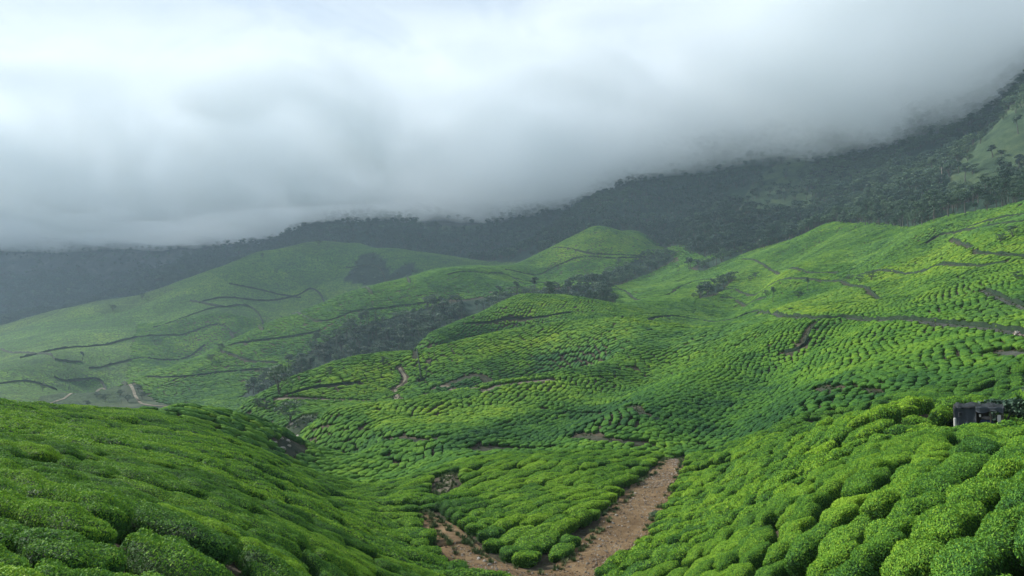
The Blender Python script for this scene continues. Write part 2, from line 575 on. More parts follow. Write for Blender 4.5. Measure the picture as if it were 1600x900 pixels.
def tea_colour(nt, pos, fine=None, gain=1.0):
    """leaf green that wanders between fresh yellow-green flush and older blue-green leaf, patch by patch"""
    big = noise_tex(nt, mapping(nt, pos, scale=(1, 1, 0.3)), 0.022, 3, 0.55)
    mid = noise_tex(nt, mapping(nt, pos, scale=(1, 1, 0.3)), 0.16, 3, 0.6)
    s = mth(nt, 'ADD', mth(nt, 'MULTIPLY', big, 0.42), mth(nt, 'MULTIPLY', mid, 0.50))
    if fine is not None:
        s = mth(nt, 'ADD', s, fine)
    g = gain
    r = ramp(nt, [(0.28, (0.026 * g, 0.076 * g, 0.021 * g)), (0.42, (0.059 * g, 0.145 * g, 0.021 * g)), (0.55, (0.102 * g, 0.205 * g, 0.020 * g)), (0.70, (0.185 * g, 0.285 * g, 0.024 * g))])
    nt.links.new(s, r.inputs[0])
    pv = nt.nodes.new('ShaderNodeTexVoronoi'); pv.inputs['Scale'].default_value = 0.017
    wn = nt.nodes.new('ShaderNodeTexNoise'); wn.inputs['Scale'].default_value = 0.02; wn.inputs['Detail'].default_value = 3
    nt.links.new(pos, wn.inputs['Vector'])
    vm = nt.nodes.new('ShaderNodeVectorMath'); vm.operation = 'MULTIPLY_ADD'; vm.inputs[1].default_value = (45, 45, 45)
    nt.links.new(wn.outputs['Color'], vm.inputs[0]); nt.links.new(pos, vm.inputs[2])
    nt.links.new(vm.outputs[0], pv.inputs['Vector'])
    sp = nt.nodes.new('ShaderNodeSeparateColor'); nt.links.new(pv.outputs['Color'], sp.inputs[0])
    pr = ramp(nt, [(0.0, (0.60, 0.72, 0.95)), (0.3, (0.88, 0.94, 1.0)), (0.6, (1.0, 1.0, 1.0)), (0.85, (1.22, 1.12, 1.2)), (1.0, (1.1, 1.1, 1.7))])
    nt.links.new(sp.outputs[1], pr.inputs[0])
    return mixc(nt, 0.8, r.outputs[0], pr.outputs[0], 'MULTIPLY')


def mat_tea(name, fine_scale, body=False, leafy=True):
    m, nt, b, pos = new_mat(name)
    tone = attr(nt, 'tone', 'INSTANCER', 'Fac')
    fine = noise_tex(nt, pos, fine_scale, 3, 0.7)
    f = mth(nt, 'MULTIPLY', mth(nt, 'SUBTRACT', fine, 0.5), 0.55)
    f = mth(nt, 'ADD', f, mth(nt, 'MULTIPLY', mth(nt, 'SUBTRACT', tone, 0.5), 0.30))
    if leafy:
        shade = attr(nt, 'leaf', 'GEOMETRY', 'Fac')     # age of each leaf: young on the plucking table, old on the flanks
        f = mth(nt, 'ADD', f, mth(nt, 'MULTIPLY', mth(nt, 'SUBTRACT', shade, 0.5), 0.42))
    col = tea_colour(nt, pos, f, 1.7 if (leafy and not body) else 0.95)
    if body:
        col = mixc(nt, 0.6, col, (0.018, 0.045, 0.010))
    nt.links.new(col, b.inputs['Base Color'])
    b.inputs['Roughness'].default_value = 0.6 if leafy else 0.85
    b.inputs['Specular IOR Level'].default_value = 0.09 if leafy else 0.05
    if leafy and not body:
        tr = nt.nodes.new('ShaderNodeBsdfTranslucent')
        nt.links.new(mixc(nt, 0.5, col, (0.17, 0.32, 0.03)), tr.inputs['Color'])
        ms = nt.nodes.new('ShaderNodeMixShader'); ms.inputs[0].default_value = 0.22
        nt.links.new(b.outputs[0], ms.inputs[1]); nt.links.new(tr.outputs[0], ms.inputs[2])
        nt.links.new(ms.outputs[0], [n for n in nt.nodes if n.type == 'OUTPUT_MATERIAL'][0].inputs[0])
    if body or not leafy:
        bump(nt, b, noise_tex(nt, pos, fine_scale * 0.9, 3, 0.75), 0.9, 0.35 if not leafy else 0.12)
    return m


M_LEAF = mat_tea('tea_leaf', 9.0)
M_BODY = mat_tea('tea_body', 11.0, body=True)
M_FAR = mat_tea('tea_canopy_far', 2.6, leafy=False)


def mat_soil(name, c0, c1, c2, sc=1.0):
    m, nt, b, pos = new_mat(name)
    a = noise_tex(nt, pos, 0.5 * sc, 5, 0.65, 0.6)
    f = noise_tex(nt, pos, 7 * sc, 4, 0.7)
    s = mth(nt, 'ADD', mth(nt, 'MULTIPLY', a, 0.65), mth(nt, 'MULTIPLY', f, 0.35))
    r = ramp(nt, [(0.36, c0), (0.5, c1), (0.64, c2)])
    nt.links.new(s, r.inputs[0])
    nt.links.new(r.outputs[0], b.inputs['Base Color'])
    b.inputs['Roughness'].default_value = 0.95
    b.inputs['Specular IOR Level'].default_value = 0.15
    bump(nt, b, mth(nt, 'ADD', f, noise_tex(nt, pos, 26 * sc, 2, 0.7)), 0.8, 0.09)
    return m


M_ROAD = mat_soil('red_brown_dirt', (0.085, 0.053, 0.026), (0.160, 0.105, 0.053), (0.240, 0.168, 0.092))
M_BANK = mat_soil('bank_earth', (0.016, 0.026, 0.013), (0.030, 0.036, 0.020), (0.062, 0.058, 0.038), 0.6)
M_PATH = mat_soil('pale_footpath', (0.085, 0.08, 0.05), (0.15, 0.13, 0.09), (0.24, 0.205, 0.15), 0.5)
M_LANE = mat_soil('worn_lane', (0.022, 0.030, 0.022), (0.040, 0.047, 0.038), (0.085, 0.088, 0.072), 0.4)
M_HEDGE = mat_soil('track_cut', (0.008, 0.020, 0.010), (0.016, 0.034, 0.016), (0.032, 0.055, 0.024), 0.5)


def mat_ground():
    m, nt, b, pos = new_mat('terrain')
    zone = nt.nodes.new('ShaderNodeSeparateColor')
    nt.links.new(attr(nt, 'zone'), zone.inputs[0])
    # bare earth between the near bushes
    e = ramp(nt, [(0.35, (0.030, 0.030, 0.018)), (0.52, (0.060, 0.050, 0.032)), (0.68, (0.10, 0.080, 0.055))])
    nt.links.new(noise_tex(nt, pos, 0.35, 5, 0.7), e.inputs[0])
    # distant tea: cushions in rows, earth showing between
    wv = nt.nodes.new('ShaderNodeVectorMath'); wv.operation = 'ADD'
    nz = nt.nodes.new('ShaderNodeTexNoise'); nz.inputs['Scale'].default_value = 0.03
    nt.links.new(pos, nz.inputs['Vector'])
    sc = nt.nodes.new('ShaderNodeVectorMath'); sc.operation = 'SCALE'; sc.inputs['Scale'].default_value = 14
    nt.links.new(nz.outputs['Color'], sc.inputs[0])
    nt.links.new(pos, wv.inputs[0]); nt.links.new(sc.outputs[0], wv.inputs[1])
    vo = nt.nodes.new('ShaderNodeTexVoronoi'); vo.feature = 'DISTANCE_TO_EDGE'
    vo.inputs['Scale'].default_value = 0.42
    nt.links.new(mapping(nt, wv.outputs[0], rot=(0, 0, R(-55)), scale=(0.62, 1.25, 0.8)), vo.inputs['Vector'])
    cush = ramp(nt, [(0.0, (0, 0, 0)), (0.16, (1, 1, 1))])
    nt.links.new(vo.outputs[0], cush.inputs[0])
    fine = mth(nt, 'MULTIPLY', mth(nt, 'SUBTRACT', noise_tex(nt, pos, 0.55, 3, 0.7), 0.5), 0.4)
    tea = mixc(nt, cush.outputs[0], (0.028, 0.050, 0.018), tea_colour(nt, pos, fine))
    # plots that were pruned lately show thinner, greyer cover
    plot = nt.nodes.new('ShaderNodeTexVoronoi'); plot.inputs['Scale'].default_value = 0.0065
    nt.links.new(mapping(nt, wv.outputs[0], scale=(1, 1, 2.2)), plot.inputs['Vector'])
    pr = ramp(nt, [(0.0, (0.62, 0.60, 0.62)), (0.35, (1.0, 1.0, 1.0)), (0.6, (1.22, 1.10, 0.9)), (1.0, (0.8, 0.92, 1.0))])
    sp = nt.nodes.new('ShaderNodeSeparateColor'); nt.links.new(plot.outputs['Color'], sp.inputs[0])
    nt.links.new(sp.outputs[0], pr.inputs[0])
    tea = mixc(nt, 0.75, tea, pr.outputs[0], 'MULTIPLY')
    col = mixc(nt, zone.outputs[0], e.outputs[0], tea)
    # forest floor / scrub
    fr = ramp(nt, [(0.35, (0.010, 0.024, 0.017)), (0.6, (0.024, 0.048, 0.030)), (0.75, (0.05, 0.080, 0.048))])
    nt.links.new(noise_tex(nt, pos, 0.07, 6, 0.7), fr.inputs[0])
    col = mixc(nt, zone.outputs[1], col, fr.outputs[0])
    # mountain grass and naked rock walls
    gr = ramp(nt, [(0.38, (0.018, 0.036, 0.020)), (0.5, (0.036, 0.062, 0.030)), (0.62, (0.060, 0.088, 0.040)), (0.75, (0.10, 0.115, 0.065))])
    nt.links.new(noise_tex(nt, pos, 0.045, 7, 0.75), gr.inputs[0])
    col = mixc(nt, zone.outputs[2], col, gr.outputs[0])
    rk = ramp(nt, [(0.36, (0.018, 0.022, 0.024)), (0.55, (0.050, 0.055, 0.056)), (0.66, (0.10, 0.105, 0.10)), (0.76, (0.32, 0.32, 0.30))])
    nt.links.new(noise_tex(nt, mapping(nt, pos, scale=(1, 1, 0.22)), 0.022, 7, 0.7, 0.5), rk.inputs[0])
    col = mixc(nt, attr(nt, 'cliff', out='Fac'), col, rk.outputs[0])
    nt.links.new(col, b.inputs['Base Color'])
    b.inputs['Roughness'].default_value = 0.95
    b.inputs['Specular IOR Level'].default_value = 0.1
    h = mth(nt, 'ADD', mth(nt, 'MULTIPLY', mth(nt, 'MULTIPLY', cush.outputs[0], zone.outputs[0]), 0.8), mth(nt, 'MULTIPLY', noise_tex(nt, pos, 0.9, 4, 0.7), 0.5))
    bump(nt, b, h, 0.9, 1.2)
    return m


# ------------------------------------------------------------------ zones of the land
def in_poly(px, py, poly):
    px = np.asarray(px); py = np.asarray(py)
    c = np.zeros(px.shape, bool)
    n = len(poly)
    for i in range(n):
        x0, y0 = poly[i]; x1, y1 = poly[(i + 1) % n]
        if y0 == y1:
            continue
        cond = ((y0 > py) != (y1 > py)) & (px < (x1 - x0) * (py - y0) / (y1 - y0) + x0)
        c ^= cond
    return c


# wooded gully below the long ridge, tree belts below the right mountain, scrub clumps (photo outline + distance range)
WOODS = [
    ([(352,650),(368,626),(405,600),(449,578),(525,524),(581,506),(645,488),(702,470),(760,464),(853,452),(905,446),(950,442),(960,480),(840,500),(700,560),(560,610),(400,665)], 455, 700),
    ([(925,452),(940,432),(975,415),(1010,400),(1040,396),(1060,404),(1020,425),(970,446)], 540, 860),
    ([(1060,420),(1080,392),(1120,378),(1180,372),(1200,382),(1150,402),(1100,424)], 540, 720),
    ([(1085,470),(1130,440),(1150,436),(1120,462)], 440, 640),
    ([(268,592),(280,576),(315,572),(322,580),(290,592)], 560, 800),
    ([(540,440),(560,400),(590,395),(610,430),(640,410),(655,425),(600,452)], 950, 1160),
]
GRASS = [
    ([(1145,338),(1168,300),(1195,268),(1245,240),(1275,262),(1262,300),(1282,322),(1230,330),(1180,336)], 760, 1300),
    ([(1474,302),(1492,258),(1526,215),(1600,135),(1800,40),(1800,262),(1600,258),(1556,280),(1512,312)], 440, 900),
    ([(640,345),(690,330),(760,345),(740,362),(670,360)], 1500, 2000),
    ([(440,420),(480,395),(505,398),(470,425)], 1500, 1900),
]
CLIFFS = [
    ([(-100,440),(0,432),(80,425),(170,436),(250,424),(300,402),(420,384),(470,360),(420,340),(200,345),(-100,360)], 1850, 2400),
    ([(650,352),(690,325),(790,322),(800,345),(720,356)], 1550, 2050),
]


def zone_mask(px, py, d, zones):
    m = np.zeros(np.shape(px))
    for poly, d0, d1 in zones:
        m = np.maximum(m, in_poly(px, py, poly) & (d > d0) & (d < d1))
    return m


ZPX, ZPY = to_pix(GX, GY, GZ)
jx = 9 * fbm(GX / 40, GY / 40, 3, 81); jy = 5 * fbm(GX / 40, GY / 40, 3, 83)
wood = zone_mask(ZPX + jx, ZPY + jy, GY, WOODS)
grass = zone_mask(ZPX + jx, ZPY + jy, GY, GRASS)
cliff = zone_mask(ZPX + 2 * jx, ZPY + jy, GY, CLIFFS)


def near_limit(px):
    """how far the tea is built bush by bush"""
    return np.interp(px, [-400, 190, 215, 780, 800, 3000], [470, 470, 850, 850, 960, 960])


far = sstep(GY, near_limit(800 + FPX * GX / GY) - 14, near_limit(800 + FPX * GX / GY) - 4)
# open ground left of the first hill and the damp stream bed carry grass instead of tea
MEADOW = [([(60,640),(60,620),(150,604),(215,600),(245,628),(300,640),(300,660),(60,660)], 380, 560), ([(398,716),(402,700),(420,684),(440,672),(470,650),(500,632),(512,640),(480,668),(458,700),(440,716)], 140, 235)]
mead = zone_mask(ZPX, ZPY, GY, MEADOW)
zr = np.where(GY > bound * 0.985, 0, far)
zg = np.maximum(wood, (GY > bound * 0.985) * 1.0) * (1 - grass)
zb = np.maximum(grass, mead * 0.8)


def make_ground():
    me = mesh_grid('ground', GX, GY, GZ)
    for nm, arr in (('zone', np.stack([zr, zg, zb, np.ones_like(zr)], -1)), ):
        at = me.color_attributes.new(nm, 'FLOAT_COLOR', 'POINT')
        at.data.foreach_set('color', arr.reshape(-1, 4).astype(np.float32).ravel())
    at = me.attributes.new('cliff', 'FLOAT', 'POINT')
    at.data.foreach_set('value', cliff.astype(np.float32).ravel())
    link('ground', me, [mat_ground()], kind='structure')


make_ground()

# ------------------------------------------------------------------ tracks, lanes and the dirt road


def smooth_line(pts, step):
    """Catmull-Rom through world points, resampled about every step metres"""
    P = [Vector(p) for p in pts]
    P = [P[0] * 2 - P[1]] + P + [P[-1] * 2 - P[-2]]
    out = []
    for i in range(1, len(P) - 2):
        a, b, c, d = P[i - 1], P[i], P[i + 1], P[i + 2]
        n = max(2, int((c - b).length / step))
        for k in range(n):
            t = k / n
            out.append(0.5 * ((2 * b) + (c - a) * t + (2 * a - 5 * b + 4 * c - d) * t * t + (3 * b - a - 3 * c + d) * t ** 3))
    out.append(P[-2])
    return out


CLEAR = []      # (x, y, radius): no bush stands here


def ribbon(name, pix, width, mat, lift=0.05, step=1.0, wall=0.0, wall_mat=None, clear=True, cross=6, kind='structure', dlim=None, margin=0.35):
    pts, ws = [], []
    for p in pix:
        h = hit(p[0], p[1], 0.0, *(dlim or (6, 2800)))
        if h is None:
            continue
        pts.append((h.x, h.y, p[2] if len(p) > 2 else width))
    if len(pts) < 2:
        return None
    line = smooth_line(pts, step)
    V, F, MI = [], [], []
    n = len(line)
    for i, p in enumerate(line):
        q0 = line[max(0, i - 1)]; q1 = line[min(n - 1, i + 1)]
        tx, ty = q1.x - q0.x, q1.y - q0.y
        L = math.hypot(tx, ty) or 1
        nx, ny = -ty / L, tx / L
        # the uphill side lies away from the viewer's low side
        if ground_z(p.x + nx * 4, p.y + ny * 4) < ground_z(p.x - nx * 4, p.y - ny * 4):
            nx, ny = -nx, -ny
        hw = p.z / 2
        wob = 0.06 * p.z * float(vnoise(p.x * 0.5, p.y * 0.5, 5))
        for k in range(cross + 1):
            u = (k / cross * 2 - 1) * (hw + wob)
            x, y = p.x + nx * u, p.y + ny * u
            z = float(ground_z(x, y)) + lift
            V.append((x, y, z))
        if clear:
            CLEAR.append((p.x, p.y, hw + margin))
        if wall:
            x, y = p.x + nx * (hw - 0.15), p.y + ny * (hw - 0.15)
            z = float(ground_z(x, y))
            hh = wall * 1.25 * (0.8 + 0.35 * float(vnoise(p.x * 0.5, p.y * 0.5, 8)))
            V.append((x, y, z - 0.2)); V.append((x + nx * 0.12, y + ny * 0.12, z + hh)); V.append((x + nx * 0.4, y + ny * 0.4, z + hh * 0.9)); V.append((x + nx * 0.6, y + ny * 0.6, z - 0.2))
    m = cross + 1 + (4 if wall else 0)
    for i in range(n - 1):
        a, b = i * m, (i + 1) * m
        for k in range(cross):
            F.append((a + k, b + k, b + k + 1, a + k + 1)); MI.append(0)
        if wall:
            for k in range(cross + 1, cross + 4):
                F.append((a + k, b + k, b + k + 1, a + k + 1)); MI.append(1)
    me = bpy.data.meshes.new(name)
    me.from_pydata(V, [], F)
    me.polygons.foreach_set('material_index', MI)
    me.polygons.foreach_set('use_smooth', [True] * len(F))
    me.update()
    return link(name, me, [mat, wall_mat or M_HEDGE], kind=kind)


ROAD = [(1066,718,1.8),(1048,730,2.6),(1028,757,3.4),(990,808,3.5),(955,856,3.6),(922,890,3.8),(872,909,3.6),(815,908,2.9),(764,890,2.4),(718,856,2.0),(682,822,1.6),(658,800,.9)]
ribbon('dirt_road', [(a, b, w * 1.22) for a, b, w in ROAD], 4, M_ROAD, 0.10, 0.4, cross=18, margin=-0.2)
ribbon('footpath', [(690,781,.8),(688,772,1.0),(697,758,1.0),(703,742,0.7)], 1.0, M_PATH, 0.06, 0.5, margin=0.3)
ribbon('lane', [(1500,692),(1530,694),(1600,698),(1720,700)], 2.2, M_LANE, 0.05, 0.6, dlim=(39, 60), margin=0.1)
ribbon('lane', [(1150,498),(1187,488),(1212,492),(1244,497),(1275,499),(1306,499),(1326,498),(1400,502),(1500,511),(1560,518),(1602,527),(1680,540)], 1.8, M_LANE, 0.08, 1.2, wall=0.9, margin=0.1)
ribbon('lane', [(1535,455),(1548,462),(1569,470),(1604,484),(1680,500)], 1.6, M_LANE, 0.08, 1.2, wall=0.9, margin=0.1)
ribbon('footpath', [(433,624),(493,624),(588,627),(622,624),(643,625),(667,617),(705,609),(743,608),(777,604),(820,598),(860,594)], 1.3, M_PATH, 0.1, 1.5)
ribbon('footpath', [(624,575),(633,590),(629,600),(616,609),(620,618),(634,626)], 0.9, M_PATH, 0.1, 1.5)
ribbon('footpath', [(1540,556),(1570,552),(1610,556),(1680,562)], 2.0, M_LANE, 0.1, 1.0)
for pl in (
    [(972,498),(1020,498),(1080,499),(1150,499)],
    [(1120,457),(1150,453),(1201,448),(1288,440),(1314,440),(1339,432),(1400,426),(1457,420),(1520,416),(1569,412)],
    [(1160,405),(1201,420),(1252,423),(1308,427)],
    [(1487,374),(1518,388),(1538,397),(1600,402),(1680,405)],
    [(1314,440),(1344,449),(1375,470)],
    [(1440,384),(1477,366),(1540,347),(1600,336)],
    [(1500,362),(1560,352),(1600,347)],
    [(728,507),(780,502),(850,496),(910,488)],
    [(642,549),(650,560),(672,565)],
    [(1000,468),(1040,462),(1085,440),(1130,436)],
    [(1225,554),(1250,546),(1262,522),(1275,505)],
    [(450,618),(500,606),(560,600)],
    [(1128,466),(1150,470),(1195,466)],
    [(930,440),(968,452),(1000,470)],
):
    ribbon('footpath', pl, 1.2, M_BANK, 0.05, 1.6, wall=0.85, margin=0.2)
for pl, w in (
    ([(440,494),(470,492),(560,487),(640,478),(690,470)], 1.5),
    ([(385,537),(400,534),(457,527),(498,519)], 1.4),
    ([(228,590),(280,590),(360,582),(420,578)], 1.3),
    ([(344,550),(380,562),(432,568)], 1.2),
    ([(360,540),(416,532),(500,518)], 1.3),
    ([(860,390),(920,396),(1008,402)], 1.2),
    ([(790,422),(880,412),(960,404),(1008,402)], 1.3),
    ([(800,434),(864,442)], 1.1),
    ([(700,430),(760,428),(800,434),(880,444)], 1.1),
    ([(296,470),(344,480),(400,486),(460,492)], 2.0),
    ([(312,474),(400,470),(460,464),(500,461),(580,459)], 2.0),
    ([(30,560),(92,546),(160,540),(208,529),(280,525),(360,519),(410,516)], 1.7),
    ([(0,546),(24,552),(80,556),(92,564),(128,566)], 1.5),
    ([(140,576),(220,560),(320,540)], 1.4),
    ([(84,590),(104,596),(160,600),(196,602)], 1.4),
    ([(358,444),(400,452),(432,460),(470,466)], 1.7),
    ([(240,512),(300,492),(344,480)], 1.3),
    ([(540,418),(600,432),(640,442)], 1.3),
    ([(0,600),(40,596),(90,610)], 1.2),
):
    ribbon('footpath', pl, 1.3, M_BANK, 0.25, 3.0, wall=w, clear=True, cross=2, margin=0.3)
ribbon('dirt_road', [(60,634),(84,629),(112,615),(160,607),(203,601),(212,620),(230,633),(262,636)], 1.7, M_PATH, 0.3, 3.0, clear=False, cross=3)
# slipped earth banks that show between the rows
for pl, w in (([(738,706),(790,702),(862,702)], 2.4), ([(902,682),(950,690),(1012,697)], 2.0), ([(890,646),(940,648),(1008,650)], 1.2), ([(1098,742),(1125,735),(1148,726)], 1.6), ([(600,692),(660,690),(690,684)], 1.6),
              ([(1282,606),(1305,610),(1332,607)], 1.3), ([(1350,610),(1362,613),(1370,617)], 1.0), ([(700,600),(760,593),(830,590)], 2.6), ([(440,706),(452,700),(462,694)], 3.0), ([(170,646),(186,643)], 1.4)):
    ribbon('earth_bank', pl, w, M_BANK, 0.07, 1.0, cross=4, margin=0.1)
CLEAR_A = np.array(CLEAR)


# ------------------------------------------------------------------ tea bushes


def quads_mesh(name, V, F, mats, mi=None, leaf=None, smooth=None):
    """V (n,3), F (m,4) -> mesh; leaf: per-vertex float"""
    me = bpy.data.meshes.new(name)
    V = np.asarray(V, np.float32); F = np.asarray(F, np.int32)
    me.vertices.add(len(V)); me.vertices.foreach_set('co', V.ravel())
    me.loops.add(F.size); me.loops.foreach_set('vertex_index', F.ravel())
    me.polygons.add(len(F)); me.polygons.foreach_set('loop_start', np.arange(len(F), dtype=np.int32) * F.shape[1])
    me.polygons.foreach_set('loop_total', np.full(len(F), F.shape[1], np.int32))
    if mi is not None:
        me.polygons.foreach_set('material_index', np.asarray(mi, np.int32))
    if smooth is not None:
        me.polygons.foreach_set('use_smooth', np.asarray(smooth, bool))
    me.update(calc_edges=True)
    if leaf is not None:
        at = me.attributes.new('leaf', 'FLOAT', 'POINT')
        at.data.foreach_set('value', np.asarray(leaf, np.float32))
    for m in mats:
        me.materials.append(m)
    return me


def bush_shape(th, rho, L, W, H, r):
    """a plucked cushion: boxy outline with soft lobes, flat-domed top, sides tucked in at the foot.
    th: angle, rho: 0 centre of the table .. 1 rim .. 2 foot"""
    ex = 3.3
    c, s = np.cos(th), np.sin(th)
    rad = (np.abs(c) ** ex + np.abs(s) ** ex) ** (-1 / ex)
    lob = 1 + 0.05 * np.sin(2 * th + r[3]) + 0.10 * np.sin(3 * th + r[0]) + 0.07 * np.sin(5 * th + r[1]) + 0.045 * np.sin(9 * th + r[2])
    rad = rad * lob
    top = rho <= 1
    k = np.where(top, rho, 1 + 0.05 * np.sin((rho - 1) * math.pi) - 0.30 * np.clip(rho - 1, 0, 1) ** 2)
    x = c * rad * k * L / 2
    y = s * rad * k * W / 2
    dome = np.where(top, 1 - 0.19 * np.clip(rho, 0, 1) ** 3.4, 0.81 * (1 - np.clip(rho - 1, 0, 1)) ** 1.15)
    bumpz = 0.075 * (np.sin(x * 2.3 + r[3]) * np.sin(y * 3.1 + r[4]) + 0.6 * np.sin(x * 5.1 + r[5]) * np.sin(y * 4.7 + r[1]))
    z = H * dome + bumpz * np.clip(dome, 0, 1)
    return x, y, z


def body_mesh(name, L, W, H, nt_, rings, r, mat, scale=1.0, rough=0.0):
    th = np.linspace(0, 2 * math.pi, nt_, endpoint=False)
    V = [(0, 0, H * scale)]
    for rho in rings:
        x, y, z = bush_shape(th, np.full(nt_, float(rho)), L * scale, W * scale, H * scale, r)
        if rough:
            w = rough * (vnoise(x * 5 + r[0] * 9, y * 5 + z * 4, 3))
            x, y, z = x * (1 + w * 0.3), y * (1 + w * 0.3), z + w * 0.5 * (z > 0.1)
        V += list(zip(x, y, z))
    F = []
    for i in range(nt_):
        F.append((0, 1 + i, 1 + (i + 1) % nt_, 1 + (i + 1) % nt_))
    for k in range(len(rings) - 1):
        a, b = 1 + k * nt_, 1 + (k + 1) * nt_
        for i in range(nt_):
            j = (i + 1) % nt_
            F.append((a + i, b + i, b + j, a + j))
    me = bpy.data.meshes.new(name)
    me.from_pydata([tuple(map(float, v)) for v in V], [], [f[:3] if f[2] == f[3] else f for f in F])
    me.polygons.foreach_set('use_smooth', [True] * len(F))
    me.update()
    me.materials.append(mat)
    return me


def leafy_bush(name, L, W, H, n_leaf, leaf_len, seed):
    g = np.random.default_rng(seed)
    r = g.uniform(0, 6.28, 6)
    # inner body
    nth = 28
    rings = [0.25, 0.5, 0.75, 0.92, 1.0, 1.15, 1.4, 1.7, 2.0]
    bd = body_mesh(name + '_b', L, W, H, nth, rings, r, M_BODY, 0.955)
    nb = len(bd.vertices)
    bco = np.zeros(nb * 3, np.float32); bd.vertices.foreach_get('co', bco)
    bco = bco.reshape(-1, 3)
    bF = [list(p.vertices) for p in bd.polygons]
    bpy.data.meshes.remove(bd)
    # leaves spread over table and flanks by area
    frac_side = 0.42
    n_side = int(n_leaf * frac_side)
    th = g.uniform(0, 2 * math.pi, n_leaf)
    rho = np.sqrt(g.uniform(0, 1, n_leaf))
    rho[:n_side] = 1 + g.uniform(0, 1, n_side) ** 1.25 * 0.92
    x, y, z = bush_shape(th, rho, L, W, H, r)
    e = 0.02
    x1, y1, z1 = bush_shape(th + e, rho, L, W, H, r)
    x2, y2, z2 = bush_shape(th, rho + e * np.where((rho <= 1) & (rho > 1 - e), -1, 1), L, W, H, r)
    A = np.stack([x1 - x, y1 - y, z1 - z], 1); B = np.stack([x2 - x, y2 - y, z2 - z], 1)
    N = np.cross(A, B); N /= np.linalg.norm(N, axis=1, keepdims=True) + 1e-9
    out = np.stack([x, y, np.full(n_leaf, H * 0.3)], 1)
    N = np.where((N * np.stack([x, y, z - H * 0.2], 1)).sum(1, keepdims=True) < 0, -N, N)
    P = np.stack([x, y, z], 1) + N * g.uniform(-0.035, 0.03, (n_leaf, 1))
    # leaf axis leans outward and up, leaf plane tilts at random
    up = np.array([0, 0, 1.0])
    ax = g.normal(0, 1, (n_leaf, 3))
    ax = ax - (ax * N).sum(1, keepdims=True) * N
    ax /= np.linalg.norm(ax, axis=1, keepdims=True) + 1e-9
    ax = ax + N * g.uniform(0.0, 0.6, (n_leaf, 1)) + up * 0.08
    ax /= np.linalg.norm(ax, axis=1, keepdims=True)
    sd = np.cross(ax, N + g.normal(0, 0.35, (n_leaf, 3)))
    sd /= np.linalg.norm(sd, axis=1, keepdims=True) + 1e-9
    ll = leaf_len * g.uniform(0.6, 1.25, (n_leaf, 1)); lw = ll * g.uniform(0.40, 0.56, (n_leaf, 1))
    nn = np.cross(sd, ax)
    p0 = P; p1 = P + ax * ll * 0.5 + sd * lw * 0.5 + nn * ll * 0.06; p2 = P + ax * ll; p3 = P + ax * ll * 0.5 - sd * lw * 0.5 + nn * ll * 0.06
    LV = np.stack([p0, p1, p2, p3], 1).reshape(-1, 3)
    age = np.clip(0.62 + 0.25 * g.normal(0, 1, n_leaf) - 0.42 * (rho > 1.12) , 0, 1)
    V = np.concatenate([bco, LV])
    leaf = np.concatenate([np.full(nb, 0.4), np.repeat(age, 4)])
    lf = (np.arange(n_leaf * 4).reshape(-1, 4) + nb)
    me = bpy.data.meshes.new(name)
    faces = bF + lf.tolist()
    me.from_pydata(V.tolist(), [], faces)
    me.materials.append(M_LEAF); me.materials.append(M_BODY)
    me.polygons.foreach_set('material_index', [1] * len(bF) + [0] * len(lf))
    me.polygons.foreach_set('use_smooth', [True] * len(bF) + [False] * len(lf))
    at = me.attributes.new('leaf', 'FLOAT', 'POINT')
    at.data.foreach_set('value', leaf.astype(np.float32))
    me.update()
    return me


ASPECT = [1.05, 1.5, 2.2, 3.3]        # length / width classes, unit width 1.0
VARS = 3
NEAR_BUSH, MID_BUSH, FAR_BUSH, DOT_BUSH = [], [], [], []
for ai, asp in enumerate(ASPECT):
    for v in range(VARS):
        sd_ = 100 + ai * 10 + v
        W_ = 1.5; L_ = W_ * asp; H_ = 0.95
        area = L_ * W_ + (L_ + W_) * 2 * H_
        NEAR_BUSH.append(leafy_bush('tea_bush_leafy', L_, W_, H_, int(area * 850), 0.064, sd_))
        MID_BUSH.append(leafy_bush('tea_bush_middle', L_, W_, H_, int(area * 170), 0.13, sd_))
        r_ = np.random.default_rng(sd_).uniform(0, 6.28, 6)
        FAR_BUSH.append(body_mesh('tea_bush_far', L_, W_, H_, 16, [0.4, 0.75, 1.0, 1.3, 2.0], r_, M_FAR, 1.0, 0.22))
        DOT_BUSH.append(body_mesh('tea_bush_dot', L_, W_, H_, 10, [0.6, 1.0, 1.9], r_, M_FAR, 1.0, 0.2))


def footA(d):
    return np.interp(d, [8, 30, 46, 51, 58, 64, 74, 93, 118, 150, 165], [800, 780, 748, 715, 665, 640, 590, 540, 470, 430, 380])


def footB(d):
    return np.interp(d, [8, 30, 40, 46, 57, 75, 90, 110], [800, 870, 925, 950, 1005, 1052, 1066, 1090])


def crestB(px):
    return np.interp(px, [1050, 1150, 1250, 1350, 1450, 1600, 1900], [108, 98, 84, 70, 52, 41, 36])


